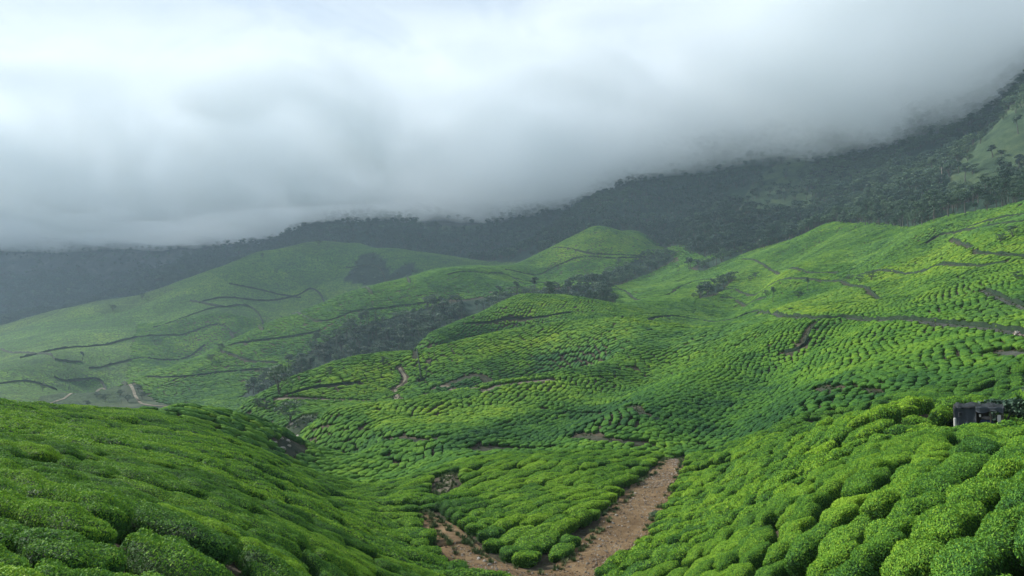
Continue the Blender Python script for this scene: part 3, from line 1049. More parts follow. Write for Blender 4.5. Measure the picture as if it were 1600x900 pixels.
def region(x, y):
    """0 left hill, 1 right near hill, 2 tongue, 3 slope behind on the right, 4 middle slope, 5 ridge, 6 hill behind it, 7 upper right fields"""
    px, _ = to_pix(x, y, ground_z(x, y))
    d = y
    reg = np.full(np.shape(x), 5)
    reg = np.where((d < 150) & (px < footA(d)), 0, reg)
    isB = (px > footB(d)) & (d < crestB(px))
    isC = (d < 108) & ~isB & (px >= footA(d)) & (px < 1130)
    mid = (d >= 108) & (d < 225 + 0 * px) & (px >= footA(np.minimum(d, 164))) & (px <= 1000 + (px < 0))
    reg = np.where(isB, 1, reg)
    reg = np.where(isC, 2, reg)
    reg = np.where(mid & (reg == 5) & ~((d < 150) & (px < footA(d))), 4, reg)
    right = (px > 1000) & (reg == 5)
    reg = np.where(right & (d < 232), 3, reg)
    reg = np.where((px > 960) & (d >= 232) & (reg == 5), 7, reg)
    reg = np.where((reg == 5) & (d > 333), 6, reg)
    reg = np.where((reg == 6) & (d > 476), 8, reg)
    reg = np.where((reg == 7) & (px < 1060) & (d > 560), 8, reg)
    return reg


def slope_rows(x0, x1, y0, y1, ang, sp, seed, warp=1.0, lmin=1.3, lmax=3.2):
    """rows of bushes over a rectangle, running at ang degrees from +x, gently wandering"""
    g = np.random.default_rng(seed)
    cx, cy = (x0 + x1) / 2, (y0 + y1) / 2
    half = math.hypot(x1 - x0, y1 - y0) / 2
    ca, sa = math.cos(R(ang)), math.sin(R(ang))
    nrow = int(2 * half / sp)
    out = []
    lens = np.clip(g.gamma(7, (lmin + lmax) / 14, (nrow, int(2 * half / lmin) + 4)), lmin * 0.75, lmax * 1.15)
    for k in range(nrow):
        s = np.cumsum(lens[k]) - g.uniform(0, lmax)
        ln = lens[k]
        u = s - ln / 2 - half
        m = u < half
        u = u[m]; ln = ln[m]
        v = -half + k * sp + np.zeros_like(u)
        v = v + warp * (1.6 * vnoise(u / 15, v / 15, seed + 1) + 0.55 * vnoise(u / 4.5, v / 4.5, seed + 2)) + g.normal(0, 0.11, len(u))
        x = cx + u * ca - v * sa; y = cy + u * sa + v * ca
        out.append(np.stack([x, y, ln, np.full(len(u), R(ang)), np.full(len(u), sp)], 1))
    o = np.concatenate(out)
    # local direction follows the wander of the rows
    du = 0.6
    uu = (o[:, 0] - cx) * ca + (o[:, 1] - cy) * sa; vv = -(o[:, 0] - cx) * sa + (o[:, 1] - cy) * ca
    dv = warp * 1.6 * (vnoise((uu + du) / 15, vv / 15, seed + 1) - vnoise((uu - du) / 15, vv / 15, seed + 1)) / (2 * du) + warp * 0.3 * (vnoise((uu + du) / 4.5, vv / 4.5, seed + 2) - vnoise((uu - du) / 4.5, vv / 4.5, seed + 2)) / (2 * du)
    o[:, 3] += np.arctan(dv)
    return o[(o[:, 0] > x0) & (o[:, 0] < x1) & (o[:, 1] > y0) & (o[:, 1] < y1)]


def left_rows(seed):
    """rows of the left hill fan out: they fall to the right near the viewer and rise across the far flank"""
    g = np.random.default_rng(seed)
    out = []
    v = 4.0
    while v < 190:
        th = R(np.interp(v, [0, 22, 40, 60, 85, 190], [-16, -16, -8, 6, 24, 32]))
        xs = -150.0
        while xs < 25:
            ln = float(np.clip(g.gamma(7, 0.46), 1.6, 5.2))
            xm = xs + ln / 2 * math.cos(th)
            y = v + (xm + 14) * math.tan(th) + 1.3 * float(vnoise(xm / 13, v / 13, 5)) + 0.45 * float(vnoise(xm / 4, v / 4, 6))
            th2 = th + math.atan(1.3 * (float(vnoise((xm + .6) / 13, v / 13, 5)) - float(vnoise((xm - .6) / 13, v / 13, 5))) / 1.2)
            out.append((xm, y, ln, th2, 1.42))
            xs += ln * math.cos(th)
        v += 1.42 / math.cos(th) * (1.0 if v < 110 else 1.2)
    return np.array(out)


SETS = [
    (0, left_rows(11)),
    (1, slope_rows(-2, 75, 8, 112, 50, 1.31, 21, 1.1, 1.05, 2.4)),
    (2, slope_rows(-40, 40, 40, 112, 60, 1.35, 22, 1.1, 2.4, 5.2)),
    (3, slope_rows(15, 190, 50, 235, 60, 1.30, 23, 1.0, 1.0, 2.1)),
    (4, slope_rows(-75, 45, 105, 228, 72, 1.25, 24, 1.4, 1.4, 3.6)),
    (5, slope_rows(-210, 50, 150, 336, 47, 1.3, 25, 1.2, 1.5, 4.0)),
    (6, slope_rows(-230, 60, 333, 474, 70, 1.4, 26, 1.2, 1.6, 4.2)),
    (7, slope_rows(20, 520, 225, 990, 32, 1.5, 27, 1.6, 1.5, 4.2)),
    (8, slope_rows(-430, 210, 474, 990, 52, 1.85, 28, 1.6, 2.2, 5.0)),
]
pts = []
for reg_id, arr in SETS:
    k = region(arr[:, 0], arr[:, 1]) == reg_id
    a = arr[k]
    pts.append(np.concatenate([a, np.full((len(a), 1), reg_id)], 1))
B = np.concatenate(pts)
bz = ground_z(B[:, 0], B[:, 1])
bpx, bpy_ = to_pix(B[:, 0], B[:, 1], bz)
keep = (bpx > -480) & (bpx < 2080) & (B[:, 1] > 6.5) & (B[:, 1] < near_limit(800 + FPX * B[:, 0] / B[:, 1]) - 3)
# inside the mountain line, woods, meadow: none
keep &= B[:, 1] < np.interp(800 + FPX * B[:, 0] / B[:, 1], mt_bound_px, mt_bound_d) * 1.01
keep &= zone_mask(bpx, bpy_, B[:, 1], WOODS) < 0.5
keep &= zone_mask(bpx, bpy_, B[:, 1], MEADOW) < 0.5
B = B[keep]; bz = bz[keep]; bpx = bpx[keep]; bpy_ = bpy_[keep]
# clear the tracks
cell = 4.0
grid = {}
for cx_, cy_, cr_ in CLEAR:
    grid.setdefault((int(cx_ // cell), int(cy_ // cell)), []).append((cx_, cy_, cr_))
cells = {(i + di, j + dj) for (i, j) in grid for di in (-1, 0, 1) for dj in (-1, 0, 1)}


def blocked(x, y, ln, th):
    c = (int(x // cell), int(y // cell))
    if c not in cells:
        return False
    hx, hy = math.cos(th), math.sin(th)
    for di in (-1, 0, 1):
        for dj in (-1, 0, 1):
            for (qx, qy, qr) in grid.get((c[0] + di, c[1] + dj), ()):
                dx, dy = qx - x, qy - y
                al = abs(dx * hx + dy * hy); ac = abs(-dx * hy + dy * hx)
                if max(0, al - ln * 0.42) ** 2 + max(0, ac - 0.45) ** 2 < qr * qr:
                    return True
    return False


ok = np.ones(len(B), bool)
extra = []
for n in range(len(B)):
    x, y, ln, th, sp_, rg_ = B[n]
    if blocked(x, y, ln, th):
        ok[n] = False
        if ln > 1.5:
            m = max(2, int(round(ln / 1.15)))
            for k in range(m):
                u = (k + 0.5) / m * ln - ln / 2
                ex_, ey_ = x + math.cos(th) * u, y + math.sin(th) * u
                if not blocked(ex_, ey_, ln / m, th):
                    extra.append((ex_, ey_, ln / m * 1.06, th, sp_, rg_))
B = np.concatenate([B[ok], np.array(extra)])
bz = ground_z(B[:, 0], B[:, 1]); bpx, bpy_ = to_pix(B[:, 0], B[:, 1], bz)
# a few bushes are missing, like in any old field
miss = rng.uniform(0, 1, len(B)) < 0.012 + 0.05 * (fbm(B[:, 0] / 12, B[:, 1] / 12, 2, 91) > 0.42)
B = B[~miss]; bz = bz[~miss]; bpx = bpx[~miss]; bpy_ = bpy_[~miss]
nB = len(B)
print('tea bushes:', nB)

# orientation: table parallel to the slope
ee = 0.9
gx_ = (ground_z(B[:, 0] + ee, B[:, 1]) - ground_z(B[:, 0] - ee, B[:, 1])) / (2 * ee)
gy_ = (ground_z(B[:, 0], B[:, 1] + ee) - ground_z(B[:, 0], B[:, 1] - ee)) / (2 * ee)
Nn = np.stack([-gx_ * 0.9, -gy_ * 0.9, np.ones(nB)], 1); Nn /= np.linalg.norm(Nn, axis=1, keepdims=True)
Xd = np.stack([np.cos(B[:, 3]), np.sin(B[:, 3]), np.zeros(nB)], 1)
Xd = Xd - (Xd * Nn).sum(1, keepdims=True) * Nn; Xd /= np.linalg.norm(Xd, axis=1, keepdims=True)
Yd = np.cross(Nn, Xd)
Rm = np.stack([Xd, Yd, Nn], 2)      # columns
# XYZ euler of each frame
eul = np.stack([np.arctan2(Rm[:, 2, 1], Rm[:, 2, 2]), -np.arcsin(np.clip(Rm[:, 2, 0], -1, 1)), np.arctan2(Rm[:, 1, 0], Rm[:, 0, 0])], 1)
wid = B[:, 4] * np.where(B[:, 5] > 2.5, rng.uniform(0.90, 1.02, nB), np.where(B[:, 5] == 0, rng.uniform(0.79, 0.94, nB), rng.uniform(0.83, 0.98, nB)))
asp = B[:, 2] / wid
cls = np.abs(asp[:, None] - np.array(ASPECT)[None]).argmin(1)
sx = (B[:, 2] * np.where(B[:, 5] == 0, 0.99, np.where(B[:, 5] > 1.5, 0.97, 0.92))) / (1.5 * np.array(ASPECT)[cls])
sy = wid / 1.5
sz = np.clip(rng.normal(0.89, 0.09, nB), 0.70, 1.15) * (1 + 0.12 * fbm(B[:, 0] / 9, B[:, 1] / 9, 2, 95)) * np.where(B[:, 5] > 2.5, 0.86, 1.0)
variant = cls * VARS + rng.integers(0, VARS, nB)
tone = np.clip(0.5 + rng.normal(0, 1, nB) * np.where(B[:, 5] > 2.5, 0.10, 0.22), 0, 1)
# light on crests and fields (+), shade on faces (-) put into tone, partly leaf age, by outline in the photo and distance range
PLOT_SHADING = [
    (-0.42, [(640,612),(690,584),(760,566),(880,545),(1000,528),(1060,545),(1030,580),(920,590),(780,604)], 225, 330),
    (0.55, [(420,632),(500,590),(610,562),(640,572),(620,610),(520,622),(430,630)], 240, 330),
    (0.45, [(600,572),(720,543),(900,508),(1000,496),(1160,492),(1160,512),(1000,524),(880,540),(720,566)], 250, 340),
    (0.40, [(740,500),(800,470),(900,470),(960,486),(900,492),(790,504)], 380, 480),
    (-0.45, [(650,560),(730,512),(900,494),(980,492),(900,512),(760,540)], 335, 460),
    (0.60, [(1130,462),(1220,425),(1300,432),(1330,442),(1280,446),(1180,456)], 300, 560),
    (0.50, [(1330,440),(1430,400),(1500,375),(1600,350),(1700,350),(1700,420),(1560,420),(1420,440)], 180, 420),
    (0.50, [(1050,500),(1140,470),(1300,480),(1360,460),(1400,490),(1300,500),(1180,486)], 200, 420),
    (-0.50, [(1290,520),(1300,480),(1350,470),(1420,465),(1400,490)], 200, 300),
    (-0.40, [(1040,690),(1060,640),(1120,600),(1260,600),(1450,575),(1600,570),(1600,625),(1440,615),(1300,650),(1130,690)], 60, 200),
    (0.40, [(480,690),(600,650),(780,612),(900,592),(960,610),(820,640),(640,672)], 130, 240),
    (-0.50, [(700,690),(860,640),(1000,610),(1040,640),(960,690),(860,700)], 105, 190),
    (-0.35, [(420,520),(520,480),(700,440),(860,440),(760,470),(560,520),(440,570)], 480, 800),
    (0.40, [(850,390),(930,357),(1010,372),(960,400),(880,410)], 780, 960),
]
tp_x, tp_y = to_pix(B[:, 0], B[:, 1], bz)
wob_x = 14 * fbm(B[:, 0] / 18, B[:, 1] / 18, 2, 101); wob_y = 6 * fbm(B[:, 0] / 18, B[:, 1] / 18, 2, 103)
for amt, poly, d0, d1 in PLOT_SHADING:
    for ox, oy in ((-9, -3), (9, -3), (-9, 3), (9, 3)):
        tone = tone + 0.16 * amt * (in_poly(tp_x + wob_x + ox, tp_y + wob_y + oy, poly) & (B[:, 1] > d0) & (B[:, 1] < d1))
flip = rng.uniform(0, 1, nB) < 0.5
eul_z180 = eul.copy()
bzs = bz - 0.06

# which 300 show largest: size over distance, top visible, inside the frame
dist = np.sqrt(B[:, 0] ** 2 + B[:, 1] ** 2 + bz ** 2)
tz = bz + 0.8
tpx, tpy = to_pix(B[:, 0], B[:, 1], tz)
inf = (tpx > -25) & (tpx < 1625) & (tpy < 925)
vis = inf.copy()
idx_c = np.nonzero(inf & (dist < 75))[0]
for f in np.linspace(0.15, 0.96, 40):
    xx = B[idx_c, 0] * f; yy = B[idx_c, 1] * f; zz = tz[idx_c] * f
    hidden = (ground_z(xx, yy) + 0.55 > zz) & (yy > 6)
    vis[idx_c[hidden]] = False
score = np.where(vis & (dist < 75), np.sqrt(B[:, 2] * wid) / dist, 0)
order = np.argsort(-score)
solo = order[:300]
is_solo = np.zeros(nB, bool); is_solo[solo] = True

# landmarks for the wording of the labels




def bush_label(n):
    px, py, d = tpx[n], tpy[n], dist[n]
    r = int(B[n, 5])
    form = ['round', 'oval', 'long', 'very long'][cls[n]]
    shade = 'dark green' if tone[n] < 0.38 else ('yellow-green' if tone[n] > 0.64 else 'mid-green')
    if r == 0:
        if px > 420:
            where = "on the left hill's valley flank"
        elif py > 850:
            where = 'at the bottom left edge'
        elif d < 22:
            where = 'low on the left hillside'
        elif d < 34:
            where = 'midway up the left hillside'
        else:
            where = "near the left hill's crest"
    elif r == 1:
        if 1440 < px < 1600 and py < 720 and d > 24:
            where = 'in front of the dark stall'
        elif py > 850:
            where = 'at the bottom right edge'
        elif px < 1130:
            where = 'beside the dirt road'
        elif d < 24:
            where = 'low on the right hillside'
        elif d < 36:
            where = 'midway up the right hillside'
        else:
            where = "near the right hill's crest"
    elif r == 2:
        where = 'between the two dirt roads'
    else:
        where = 'on the slope behind the stall'
    return '%s %s tea bush %s' % (form, shade, where)


ORD = {2: ['left one', 'right one'], 3: ['leftmost', 'middle one', 'rightmost'],
       4: ['leftmost', 'second from left', 'third from left', 'rightmost'],
       5: ['leftmost', 'second from left', 'middle one', 'fourth from left', 'rightmost']}


def tell_apart(items):
    """items: (label, px, py) -> labels made distinct by height band, then by order from the left"""
    out = [i[0] for i in items]
    grp = {}
    for k, it in enumerate(items):
        grp.setdefault(it[0], []).append(k)
    for lab, ks in grp.items():
        if len(ks) == 1:
            continue
        ks.sort(key=lambda k: items[k][2])
        nb = min(6, -(-len(ks) // 5))
        names = {1: [''], 2: [' upper', ' lower'], 3: [' topmost', ' halfway', ' lowest'], 4: [' topmost', ' upper', ' lower', ' lowest'], 5: [' topmost', ' upper', ' mid-height', ' lower', ' lowest'], 6: [' topmost', ' upper', ' above middle', ' below middle', ' lower', ' lowest']}[nb]
        for j in range(nb):
            part = ks[j * len(ks) // nb:(j + 1) * len(ks) // nb]
            part.sort(key=lambda k: items[k][1])
            for q, k in enumerate(part):
                if len(part) == 1:
                    out[k] = lab + (',' + names[j] if nb > 1 else '')
                elif len(part) in ORD:
                    out[k] = lab + ',' + names[j] + ' ' + ORD[len(part)][q]
                else:
                    out[k] = lab + ',' + names[j] if nb > 1 else lab
    return [' '.join(o.split()) for o in out]


solo_labels = dict(zip(solo, tell_apart([(bush_label(n), tpx[n], tpy[n]) for n in solo])))

for n in solo:
    o = bpy.data.objects.new('tea_bush', NEAR_BUSH[variant[n]] if dist[n] < 42 else MID_BUSH[variant[n]])
    COL.objects.link(o)
    o.location = (B[n, 0], B[n, 1], bzs[n])
    o.rotation_euler = eul[n]
    o.scale = (sx[n], sy[n], sz[n])
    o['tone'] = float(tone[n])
    o['label'] = solo_labels[n]
    o['category'] = 'tea bush'
    o['group'] = ['tea bushes on the near left hillside', 'tea bushes on the near right hillside', 'tea bushes between the two dirt roads', 'tea bushes on the slope behind the stall'][min(int(B[n, 5]), 3)]

# the others: one mass, instanced from low-cost cushions by distance
lod = np.where(dist < 40, 0, np.where(dist < 105, 1, np.where(dist < 210, 2, 3)))


def variants_collection(name, meshes):
    col = bpy.data.collections.new(name)
    for i, me in enumerate(meshes):
        o = bpy.data.objects.new('%s_%03d' % (name, i), me)
        col.objects.link(o)
    return col


def scatter(name, P, EU, SC, VI, TN, meshes, **props):
    """one object whose geometry nodes put a mesh variant on every point"""
    me = bpy.data.meshes.new(name)
    me.vertices.add(len(P)); me.vertices.foreach_set('co', np.asarray(P, np.float32).ravel())
    for nm, typ, key, arr in (('rot', 'FLOAT_VECTOR', 'vector', EU), ('scl', 'FLOAT_VECTOR', 'vector', SC), ('variant', 'INT', 'value', VI), ('tone', 'FLOAT', 'value', TN)):
        at = me.attributes.new(nm, typ, 'POINT')
        at.data.foreach_set(key, np.asarray(arr, np.int32 if typ == 'INT' else np.float32).ravel())
    o = link(name, me, [], **props)
    ng = bpy.data.node_groups.new(name + '_scatter', 'GeometryNodeTree')
    ng.interface.new_socket('Geometry', in_out='INPUT', socket_type='NodeSocketGeometry')
    ng.interface.new_socket('Geometry', in_out='OUTPUT', socket_type='NodeSocketGeometry')
    gi = ng.nodes.new('NodeGroupInput'); go = ng.nodes.new('NodeGroupOutput')
    ci_ = ng.nodes.new('GeometryNodeCollectionInfo')
    ci_.inputs['Collection'].default_value = variants_collection(name + '_kind', meshes)
    ci_.inputs['Separate Children'].default_value = True
    ci_.inputs['Reset Children'].default_value = True
    iop = ng.nodes.new('GeometryNodeInstanceOnPoints')
    iop.inputs['Pick Instance'].default_value = True

    def na(nm, typ):
        n = ng.nodes.new('GeometryNodeInputNamedAttribute'); n.data_type = typ
        n.inputs['Name'].default_value = nm
        return [s for s in n.outputs if s.enabled and s.name == 'Attribute'][0]
    L = ng.links.new
    L(gi.outputs[0], iop.inputs['Points'])
    L(ci_.outputs[0], iop.inputs['Instance'])
    L(na('variant', 'INT'), iop.inputs['Instance Index'])
    e2r = ng.nodes.new('FunctionNodeEulerToRotation')
    L(na('rot', 'FLOAT_VECTOR'), e2r.inputs[0])
    L(e2r.outputs[0], iop.inputs['Rotation'])
    L(na('scl', 'FLOAT_VECTOR'), iop.inputs['Scale'])
    L(iop.outputs[0], go.inputs[0])
    md = o.modifiers.new('scatter', 'NODES')
    md.node_group = ng
    return o


rest = ~is_solo
NV = len(NEAR_BUSH)
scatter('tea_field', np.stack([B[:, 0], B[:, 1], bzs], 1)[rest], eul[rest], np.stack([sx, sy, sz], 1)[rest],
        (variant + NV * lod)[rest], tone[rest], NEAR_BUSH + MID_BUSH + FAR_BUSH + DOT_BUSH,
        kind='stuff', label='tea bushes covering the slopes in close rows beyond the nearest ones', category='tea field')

# ------------------------------------------------------------------ trees


def tube(V, F, p0, p1, r0, r1, n=6):
    p0 = Vector(p0); p1 = Vector(p1)
    d = (p1 - p0).normalized()
    a = d.orthogonal().normalized(); b = d.cross(a)
    s = len(V)
    for p, r in ((p0, r0), (p1, r1)):
        for k in range(n):
            t = 2 * math.pi * k / n
            q = p + a * (math.cos(t) * r) + b * (math.sin(t) * r)
            V.append(tuple(q))
    for k in range(n):
        F.append((s + k, s + (k + 1) % n, s + n + (k + 1) % n, s + n + k))


def mat_tree(name, stops, rough=0.6):
    m, nt, b, pos = new_mat(name)
    oi = nt.nodes.new('ShaderNodeObjectInfo')
    f = mth(nt, 'ADD', mth(nt, 'MULTIPLY', noise_tex(nt, pos, 0.8, 3, 0.7), 0.55), mth(nt, 'MULTIPLY', attr(nt, 'tone', 'INSTANCER', 'Fac'), 0.45))
    r = ramp(nt, stops)
    nt.links.new(f, r.inputs[0])
    nt.links.new(r.outputs[0], b.inputs['Base Color'])
    b.inputs['Roughness'].default_value = rough
    b.inputs['Specular IOR Level'].default_value = 0.25
    return m


M_TREE = mat_tree('tree_leaf', [(0.25, (0.016, 0.042, 0.030)), (0.5, (0.036, 0.080, 0.044)), (0.75, (0.090, 0.150, 0.072))])
M_BARK, nt_b, b_b, pos_b = new_mat('bark')
rb = ramp(nt_b, [(0.35, (0.035, 0.032, 0.026)), (0.65, (0.095, 0.088, 0.075))])
nt_b.links.new(noise_tex(nt_b, mapping(nt_b, pos_b, scale=(3, 3, 0.7)), 2.0, 4, 0.7), rb.inputs[0])
nt_b.links.new(rb.outputs[0], b_b.inputs['Base Color'])
b_b.inputs['Roughness'].default_value = 0.9


def tree_parts(kind, H, seed, n_leaf, leaf):
    g = np.random.default_rng(seed)
    TV, TF = [], []
    lean = g.normal(0, 0.04, 2)
    trunk_h = H * {'round': 0.55, 'tall': 0.85, 'cone': 0.95, 'shrub': 0.4}[kind]
    r0 = H * 0.028
    prev = Vector((0, 0, -0.5)); segs = 5
    spine = [prev]
    for k in range(1, segs + 1):
        f = k / segs
        p = Vector((lean[0] * H * f + g.normal(0, 0.01) * H, lean[1] * H * f + g.normal(0, 0.01) * H, trunk_h * f))
        tube(TV, TF, prev, p, r0 * (1.05 - 0.75 * (k - 1) / segs), r0 * (1.05 - 0.75 * f), 7)
        prev = p; spine.append(p)
    clumps = []
    if kind == 'round' or kind == 'shrub':
        nl = 9
        for k in range(nl):
            f = 0.35 + 0.6 * k / nl
            base = spine[min(segs, int(f * segs) + 0)]
            t = k * 2.4 + g.uniform(0, 0.8)
            rr = H * g.uniform(0.18, 0.34)
            end = Vector((math.cos(t) * rr, math.sin(t) * rr, H * g.uniform(0.45, 0.88)))
            tube(TV, TF, base, end, r0 * 0.45, r0 * 0.12, 5)
            clumps.append((end, H * g.uniform(0.13, 0.20)))
        for k in range(5):
            t = g.uniform(0, 6.28)
            clumps.append((Vector((math.cos(t) * H * 0.12, math.sin(t) * H * 0.12, H * g.uniform(0.7, 0.92))), H * g.uniform(0.12, 0.18)))
    elif kind == 'tall':
        for k in range(11):
            f = g.uniform(0.38, 1.0)
            t = k * 2.4
            rr = H * g.uniform(0.08, 0.22) * (1.15 - 0.5 * f)
            z = H * (0.35 + 0.6 * f)
            base = Vector((lean[0] * z, lean[1] * z, min(z - H * 0.1, trunk_h)))
            end = Vector((math.cos(t) * rr, math.sin(t) * rr, z))
            tube(TV, TF, base, end, r0 * 0.32, r0 * 0.1, 5)
            clumps.append((end, H * g.uniform(0.08, 0.13)))
    else:
        for k in range(16):
            f = k / 16
            t = k * 2.4
            rr = H * 0.17 * (1 - f) + 0.1
            z = H * (0.2 + 0.78 * f)
            end = Vector((math.cos(t) * rr, math.sin(t) * rr, z))
            tube(TV, TF, (lean[0] * z, lean[1] * z, min(z, trunk_h)), end, r0 * 0.2, r0 * 0.08, 4)
            clumps.append((end, H * (0.10 * (1 - f) + 0.03)))
    # crown: leaf sprays on shells of flattened clumps, gaps in between
    wts = np.array([c[1] ** 2 for c in clumps]); wts /= wts.sum()
    ci_ = g.choice(len(clumps), n_leaf, p=wts)
    C = np.array([tuple(c[0]) for c in clumps])[ci_]; Rr = np.array([c[1] for c in clumps])[ci_][:, None]
    d = g.normal(0, 1, (n_leaf, 3)); d /= np.linalg.norm(d, axis=1, keepdims=True)
    d[:, 2] = np.where(d[:, 2] < -0.3, -d[:, 2], d[:, 2])
    P = C + d * Rr * g.uniform(0.55, 1.08, (n_leaf, 1)) * np.array([1, 1, 0.72])
    ax = d * 0.5 + g.normal(0, 0.7, (n_leaf, 3)); ax /= np.linalg.norm(ax, axis=1, keepdims=True)
    sd = np.cross(ax, d + g.normal(0, 0.4, (n_leaf, 3))); sd /= np.linalg.norm(sd, axis=1, keepdims=True) + 1e-9
    ll = leaf * g.uniform(0.6, 1.3, (n_leaf, 1)); lw = ll * 0.62
    CV = np.stack([P - ax * ll * .5, P + sd * lw * .5, P + ax * ll * .5, P - sd * lw * .5], 1).reshape(-1, 3)
    CF = np.arange(n_leaf * 4).reshape(-1, 4)
    return TV, TF, CV, CF


def tree_meshes(kind, H, seed, n_leaf, leaf):
    TV, TF, CV, CF = tree_parts(kind, H, seed, n_leaf, leaf)
    tm = bpy.data.meshes.new('trunk'); tm.from_pydata(TV, [], TF); tm.materials.append(M_BARK); tm.update()
    cm = quads_mesh('crown', CV, CF, [M_TREE])
    return tm, cm


def joined_tree(name, kind, H, seed, n_leaf, leaf):
    TV, TF, CV, CF = tree_parts(kind, H, seed, n_leaf, leaf)
    V = np.concatenate([np.array(TV), CV]); F = np.concatenate([np.array(TF), CF + len(TV)])
    return quads_mesh(name, V, F, [M_BARK, M_TREE], [0] * len(TF) + [1] * len(CF))


KINDS = ['round', 'round', 'tall', 'tall', 'cone', 'shrub']
TREE_LIB = [tree_meshes(k, 10.0, 300 + i, 1500, 0.42) for i, k in enumerate(KINDS)]
TREE_FAR = [joined_tree('forest_tree', k, 10.0, 300 + i, 420, 0.85) for i, k in enumerate(KINDS)]
SHRUB_LIB = [tree_meshes('shrub', 3.0, 350 + i, 2600, 0.15) for i in range(2)]


def plant_tree(x, y, h, lib, label, group=None, tone_=0.5, name='tree', cat='tree', base_h=10.0, widen=1.0, sink=0.0):
    t = bpy.data.objects.new(name, None)
    t.empty_display_size = 0.5
    COL.objects.link(t)
    t.location = (x, y, float(ground_z(x, y)) - sink)
    t.rotation_euler = (0, 0, random.uniform(0, 6.28))
    s = h / base_h
    t.scale = (s * widen, s * widen, s)
    t['label'] = label; t['category'] = cat
    if group:
        t['group'] = group
    for nm, me in zip(('trunk', 'crown'), lib):
        c = bpy.data.objects.new(nm, me)
        COL.objects.link(c)
        c.parent = t
        c['tone'] = tone_
    return t


# dense woods: positions by jittered grid
def wood_points(x0, x1, y0, y1, sp, seed):
    g = np.random.default_rng(seed)
    X, Y = np.meshgrid(np.arange(x0, x1, sp), np.arange(y0, y1, sp))
    return np.stack([X.ravel() + g.uniform(-.45, .45, X.size) * sp, Y.ravel() + g.uniform(-.45, .45, X.size) * sp], 1)


wp = wood_points(-300, 330, 455, 880, 6.5, 5)
wz = ground_z(wp[:, 0], wp[:, 1]); wpx, wpy = to_pix(wp[:, 0], wp[:, 1], wz)
inw = zone_mask(wpx + 6 * fbm(wp[:, 0] / 30, wp[:, 1] / 30, 2, 7), wpy, wp[:, 1], WOODS) > 0
thin = (fbm(wp[:, 0] / 25, wp[:, 1] / 25, 3, 77) > -0.28)
near_scrub = (wpx > 330) & inw & thin
wp1 = wp[near_scrub]
# scrub on the far left hill
wq = wood_points(-420, -100, 900, 1180, 11, 6)
qz = ground_z(wq[:, 0], wq[:, 1]); qx, qy = to_pix(wq[:, 0], wq[:, 1], qz)
wq = wq[(zone_mask(qx, qy, wq[:, 1], WOODS[5:6]) > 0) & (rng.uniform(0, 1, len(wq)) < 0.6)]
# mountain forest
mp = wood_points(-1500, 900, 360, 1000, 6.6, 8)
mp2 = wood_points(-2200, 1300, 1000, 2500, 10.5, 9)
mp = np.concatenate([mp, mp2])
ma = mp[:, 0] / mp[:, 1]
mb = np.interp(800 + FPX * ma, mt_bound_px, mt_bound_d)
mz = ground_z(mp[:, 0], mp[:, 1]); mpx, mpy = to_pix(mp[:, 0], mp[:, 1], mz)
mk = (mp[:, 1] > mb * 0.992) & (np.abs(ma) < 0.72) & (mz < 330)
gm = zone_mask(mpx + 14 * fbm(mp[:, 0] / 60, mp[:, 1] / 60, 3, 81), mpy, mp[:, 1], GRASS)
cm_ = zone_mask(mpx, mpy, mp[:, 1], CLIFFS)
dens = fbm(mp[:, 0] / 70, mp[:, 1] / 70, 4, 55)
mk &= ~((gm > 0) & (rng.uniform(0, 1, len(mp)) > 0.16)) & ~((cm_ > 0) & (rng.uniform(0, 1, len(mp)) > 0.25))
mk &= dens > -0.42
mp = mp[mk]
allw = np.concatenate([wp1, wq, mp])
src_w = np.concatenate([np.zeros(len(wp1)), np.ones(len(wq)), np.full(len(mp), 2)])
aw_z = ground_z(allw[:, 0], allw[:, 1])
apx, apy = to_pix(allw[:, 0], allw[:, 1], aw_z)
hh = np.clip(rng.normal(9.0, 2.2, len(allw)), 4.5, 15)
hh = np.where(src_w == 0, hh * 0.82, hh)
hh = np.where(src_w == 1, hh * 0.45, hh)
hh = np.where((src_w == 2) & (apx < 950), hh * 1.25, hh)
kindi = rng.integers(0, 5, len(allw))
kindi = np.where((kindi == 4) & (rng.uniform(0, 1, len(allw)) > 0.25), 0, kindi)
kindi = np.where(src_w == 1, 5, kindi)
tn = np.clip(np.where(src_w == 2, np.where(apx > 1250, 0.60, 0.26), 0.66) + rng.normal(0, 0.2, len(allw)) + 0.4 * fbm(allw[:, 0] / 60, allw[:, 1] / 60, 2, 13), 0, 1)
hh = np.where(kindi == 2, hh * 1.25, hh); hh = np.where(kindi == 3, hh * 1.2, hh)
